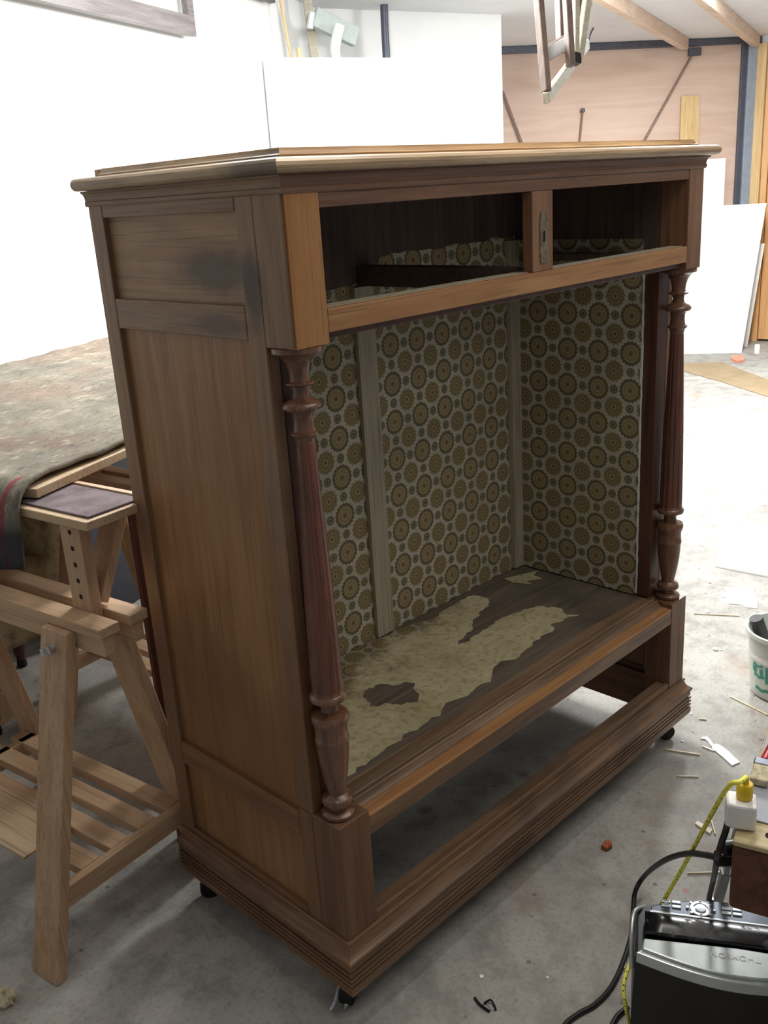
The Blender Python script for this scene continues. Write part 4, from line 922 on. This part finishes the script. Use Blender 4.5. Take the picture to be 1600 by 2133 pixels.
# socket, plug and cords
sk = hz(1543, 1686, bz + 0.0235)
so = thing('power_socket', 'white cable socket hanging at the workbench corner', 'socket', sk, 0.45)
MB().box(-0.019, 0.019, -0.021, 0.021, -0.022, 0.018).build('socket_body', 'whiteplastic', so, 0.004)
pg = thing('yellow_plug', 'round yellow plug pushed into the white socket', 'plug', sk + V((0.005, -0.002, 0.0185)), 0)
MB().lathe([(0.0105, 0), (0.0115, 0.002), (0.0115, 0.022), (0.010, 0.024), (0.004, 0.0245)], (0, 0, 0), 20).build('plug_body', 'yellow', pg)
MB().lathe([(0.005, 0.024), (0.005, 0.034), (0.003, 0.036)], (0, 0, 0), 12).build('strain_relief', 'yellow', pg)
pt = sk + V((0.005, -0.002, 0.052))
yc = [pt, at(1541, 1629, 1.33), at(1522, 1634, 1.34), at(1497, 1670, 1.40), at(1460, 1738, 1.53), at(1420, 1812, 1.66), at(1372, 1893, 1.74), at(1342, 1945, 1.76), at(1318, 1996, 1.74), at(1304, 2030, 1.70), at(1299, 2060, 1.68), at(1304, 2098, 1.68), hz(1313, 2140, 0.02), hz(1325, 2200, 0.005)]
tag(MB().tube(yc, 0.0036, 10, 8).build('extension_cord', 'ycord'), 'yellow flecked cord running from the plug down past the radio', 'cord')
c1 = [sk + V((-0.012, 0.012, -0.018)), at(1512, 1730, 1.37), at(1503, 1757, 1.39), at(1494, 1790, 1.44), at(1487, 1830, 1.66), at(1478, 1868, 1.78), hz(1470, 1915, 0.10), hz(1450, 1985, 0.006), hz(1425, 2010, 0.006)]
tag(MB().tube(c1, 0.0048, 10, 8).build('black_cable', 'cable'), 'short black cable dropping from the white socket behind the radio', 'cable')
zf = 0.005
c2 = [at(1497, 1787, 1.445), at(1470, 1781, 1.50), at(1430, 1778, 1.62), at(1385, 1792, 1.78), hz(1345, 1822, 0.08), hz(1324, 1856, 0.03), hz(1319, 1900, zf), hz(1316, 1945, zf), hz(1296, 2010, zf), hz(1272, 2058, zf), hz(1240, 2092, zf), hz(1205, 2112, zf), hz(1176, 2136, zf), hz(1140, 2190, zf)]
tag(MB().tube(c2, 0.0052, 10, 8).build('black_cable', 'cable'), 'long black cable curving across the floor from the clamp', 'cable')
tag(MB().tube([hz(1308, 2098, zf), hz(1285, 2118, zf), hz(1268, 2150, zf)], 0.005, 8, 6).build('black_cable', 'cable'), 'bit of black cable on the floor at the foot of the radio', 'cable')
# clamp stand beside the bench
cs = thing('clamp_stand', 'grey metal clamp bar with black knob beside the workbench', 'clamp', hz(1492, 1885, 0.36))
CSo = V(cs.location)
ca, cb_ = at(1541, 1712, 1.60), hz(1468, 1975)
MB().bar(ca - CSo, ca.lerp(cb_, 0.35) - CSo, 0.010, 0.014).build('clamp_bar', 'alu', cs, 0.002)
MB().bar(ca.lerp(cb_, 0.35) - CSo, cb_ - CSo, 0.017, 0.014).build('clamp_bar', 'alu', cs, 0.002)
k1 = at(1508, 1768, 1.425) - CSo
MB().tube([k1, k1 + V((0.022, -0.020, 0.0))], 0.0125, 14, 1).build('clamp_knob', 'black', cs)
k2 = at(1506, 1788, 1.44) - CSo
MB().bar(k2 - CR * 0.013, k2 + CR * 0.013, 0.018, 0.020).build('clamp_jaw', 'black', cs, 0.004)
k3 = at(1486, 1878, 1.80) - CSo
MB().lathe([(0.0, -0.014), (0.008, -0.010), (0.011, 0), (0.008, 0.010), (0.0, 0.014)], k3, 14).build('clamp_tip', 'silverrim', cs)

# ================================================================ RADIO
RZ = 0.25
ra = thing('radio', 'black and silver portable radio standing below the workbench', 'radio', (0.343, -0.583, 0), math.radians(29.6))
# local: y along the width, x from the back (towards camera) to the front
def outline(n=14, x0=0.0, x1=0.145, y0=-0.16, y1=0.165, bulge=0.028):
    pts = []
    for k in range(n + 1):
        t = k / n; y = y0 + (y1 - y0) * t; pts.append((x0 - bulge * math.sin(math.pi * t) , y))
    for k in range(n + 1):
        t = k / n; y = y1 + (y0 - y1) * t; pts.append((x1 - 0.055 + 0.055 * math.sin(math.pi * (0.06 + 0.88 * t)) ** 0.6, y))
    return pts
ol = outline()
m = MB(); n = len(ol); lev = [(0.0, 0.94), (0.01, 1.0), (0.10, 1.03), (RZ - 0.012, 1.0), (RZ - 0.002, 0.975)]
cx_, cy_ = 0.06, 0.0
for (z, s_) in lev:
    for (x, y) in ol: m.v.append((cx_ + (x - cx_) * s_, cy_ + (y - cy_) * s_, z))
for j in range(len(lev) - 1):
    for k in range(n): m.f.append((j * n + k, j * n + (k + 1) % n, (j + 1) * n + (k + 1) % n, (j + 1) * n + k))
m.f.append(tuple(range(n))[::-1]); m.f.append(tuple(range((len(lev) - 1) * n, len(lev) * n))); m.smooth = True
m.build('radio_body', 'black', ra)
# silver lid: half disc towards the camera side
def arc(sc, n=22): return [(-0.0 - 0.034 * sc * math.sin(math.pi * k / n) + 0.014 * (1 - sc), -0.155 * sc + 0.31 * sc * k / n) for k in range(n + 1)]
lid = arc(1.0) + [(0.040, 0.155), (0.040, -0.155)]
lid = arc(1.0) + [(0.024, 0.152), (0.030, 0.0), (0.024, -0.152)]
lo_ = MB().slab([(x, y, RZ - 0.004) for x, y in lid], (0, 0, 0.012)).build('silver_lid', 'silver', ra, 0.003)
rim_o = arc(1.06); rim_i = arc(1.0)
MB().slab([(x - 0.004, y, RZ - 0.020) for x, y in rim_o] + [(x + 0.004, y, RZ - 0.020) for x, y in rim_i[::-1]], (0, 0, 0.022)).build('silver_rim', 'silverrim', ra, 0.002)
# black glossy band (arched) and control panel
def bandf(u, v):
    y = 0.150 - 0.30 * u; x = 0.034 + 0.050 * v; z = RZ + 0.003 + 0.014 * math.sin(math.pi * (0.15 + 0.6 * v)) ; return (x, y, z)
MB().grid(bandf, 10, 10).build('black_band', 'blackgloss', ra, solid=0.01)
cp = [(0.086, -0.140), (0.086, 0.140)] + [(0.088 + 0.046 * math.sin(math.pi * (0.04 + 0.92 * k / 16)) ** 0.7, 0.140 - 0.28 * k / 16) for k in range(17)]
co_ = MB().slab([(x, y, RZ + 0.001) for x, y in cp], (0, 0, 0.011)).build('control_panel', 'darkchrome', ra, 0.002)
MB().box(0.083, 0.088, -0.142, 0.142, RZ + 0.006, RZ + 0.014).build('panel_edge', 'silverrim', ra, 0.001)
MB().lathe([(0.018, 0), (0.018, 0.003), (0.013, 0.003), (0.013, 0.0015), (0.009, 0.0015), (0.009, 0.004), (0.001, 0.0045)], (0.106, 0.055, RZ + 0.0121), 26).build('dial', 'silverrim', co_)
for k in range(8):
    a = 2 * math.pi * k / 8; MB().lathe([(0.0026, 0), (0.0026, 0.003)], (0.106 + 0.0215 * math.cos(a) * 0.8, 0.055 + 0.0225 * math.sin(a), RZ + 0.0121), 8).build('dial_button', 'silverrim', co_)
for y in (0.096, 0.114, 0.012, -0.006):
    for x in (0.101, 0.112): MB().box(x, x + 0.007, y - 0.008, y + 0.008, RZ + 0.0121, RZ + 0.0145).build('button', 'silverrim', co_, 0.001)
# carrying strap at the end
MB().tube([(0.120, 0.150, RZ - 0.01), (0.085, 0.168, RZ + 0.006), (0.045, 0.172, RZ - 0.010), (0.010, 0.170, RZ - 0.05)], 0.0045, 10).build('side_strap', 'alu', ra)
# lettering on the lid, read from the far side
cu = bpy.data.curves.new('radio_lettering', 'FONT'); cu.body = 'THOMSON'; cu.size = 0.016; cu.extrude = 0.0004; cu.align_x = 'CENTER'; cu.align_y = 'CENTER'
tx = bpy.data.objects.new('radio_lettering_curve', cu); COL.objects.link(tx)
bpy.context.view_layer.update()
dg = bpy.context.evaluated_depsgraph_get(); me = bpy.data.meshes.new_from_object(tx.evaluated_get(dg)); me.name = 'lettering'
bpy.data.objects.remove(tx)
me.materials.clear(); me.materials.append(M['paper'])
lt = bpy.data.objects.new('lettering', me); COL.objects.link(lt); lt.parent = ra; lt.location = (0.008, 0.005, RZ + 0.0083); lt.rotation_euler = (0, 0, math.pi / 2)
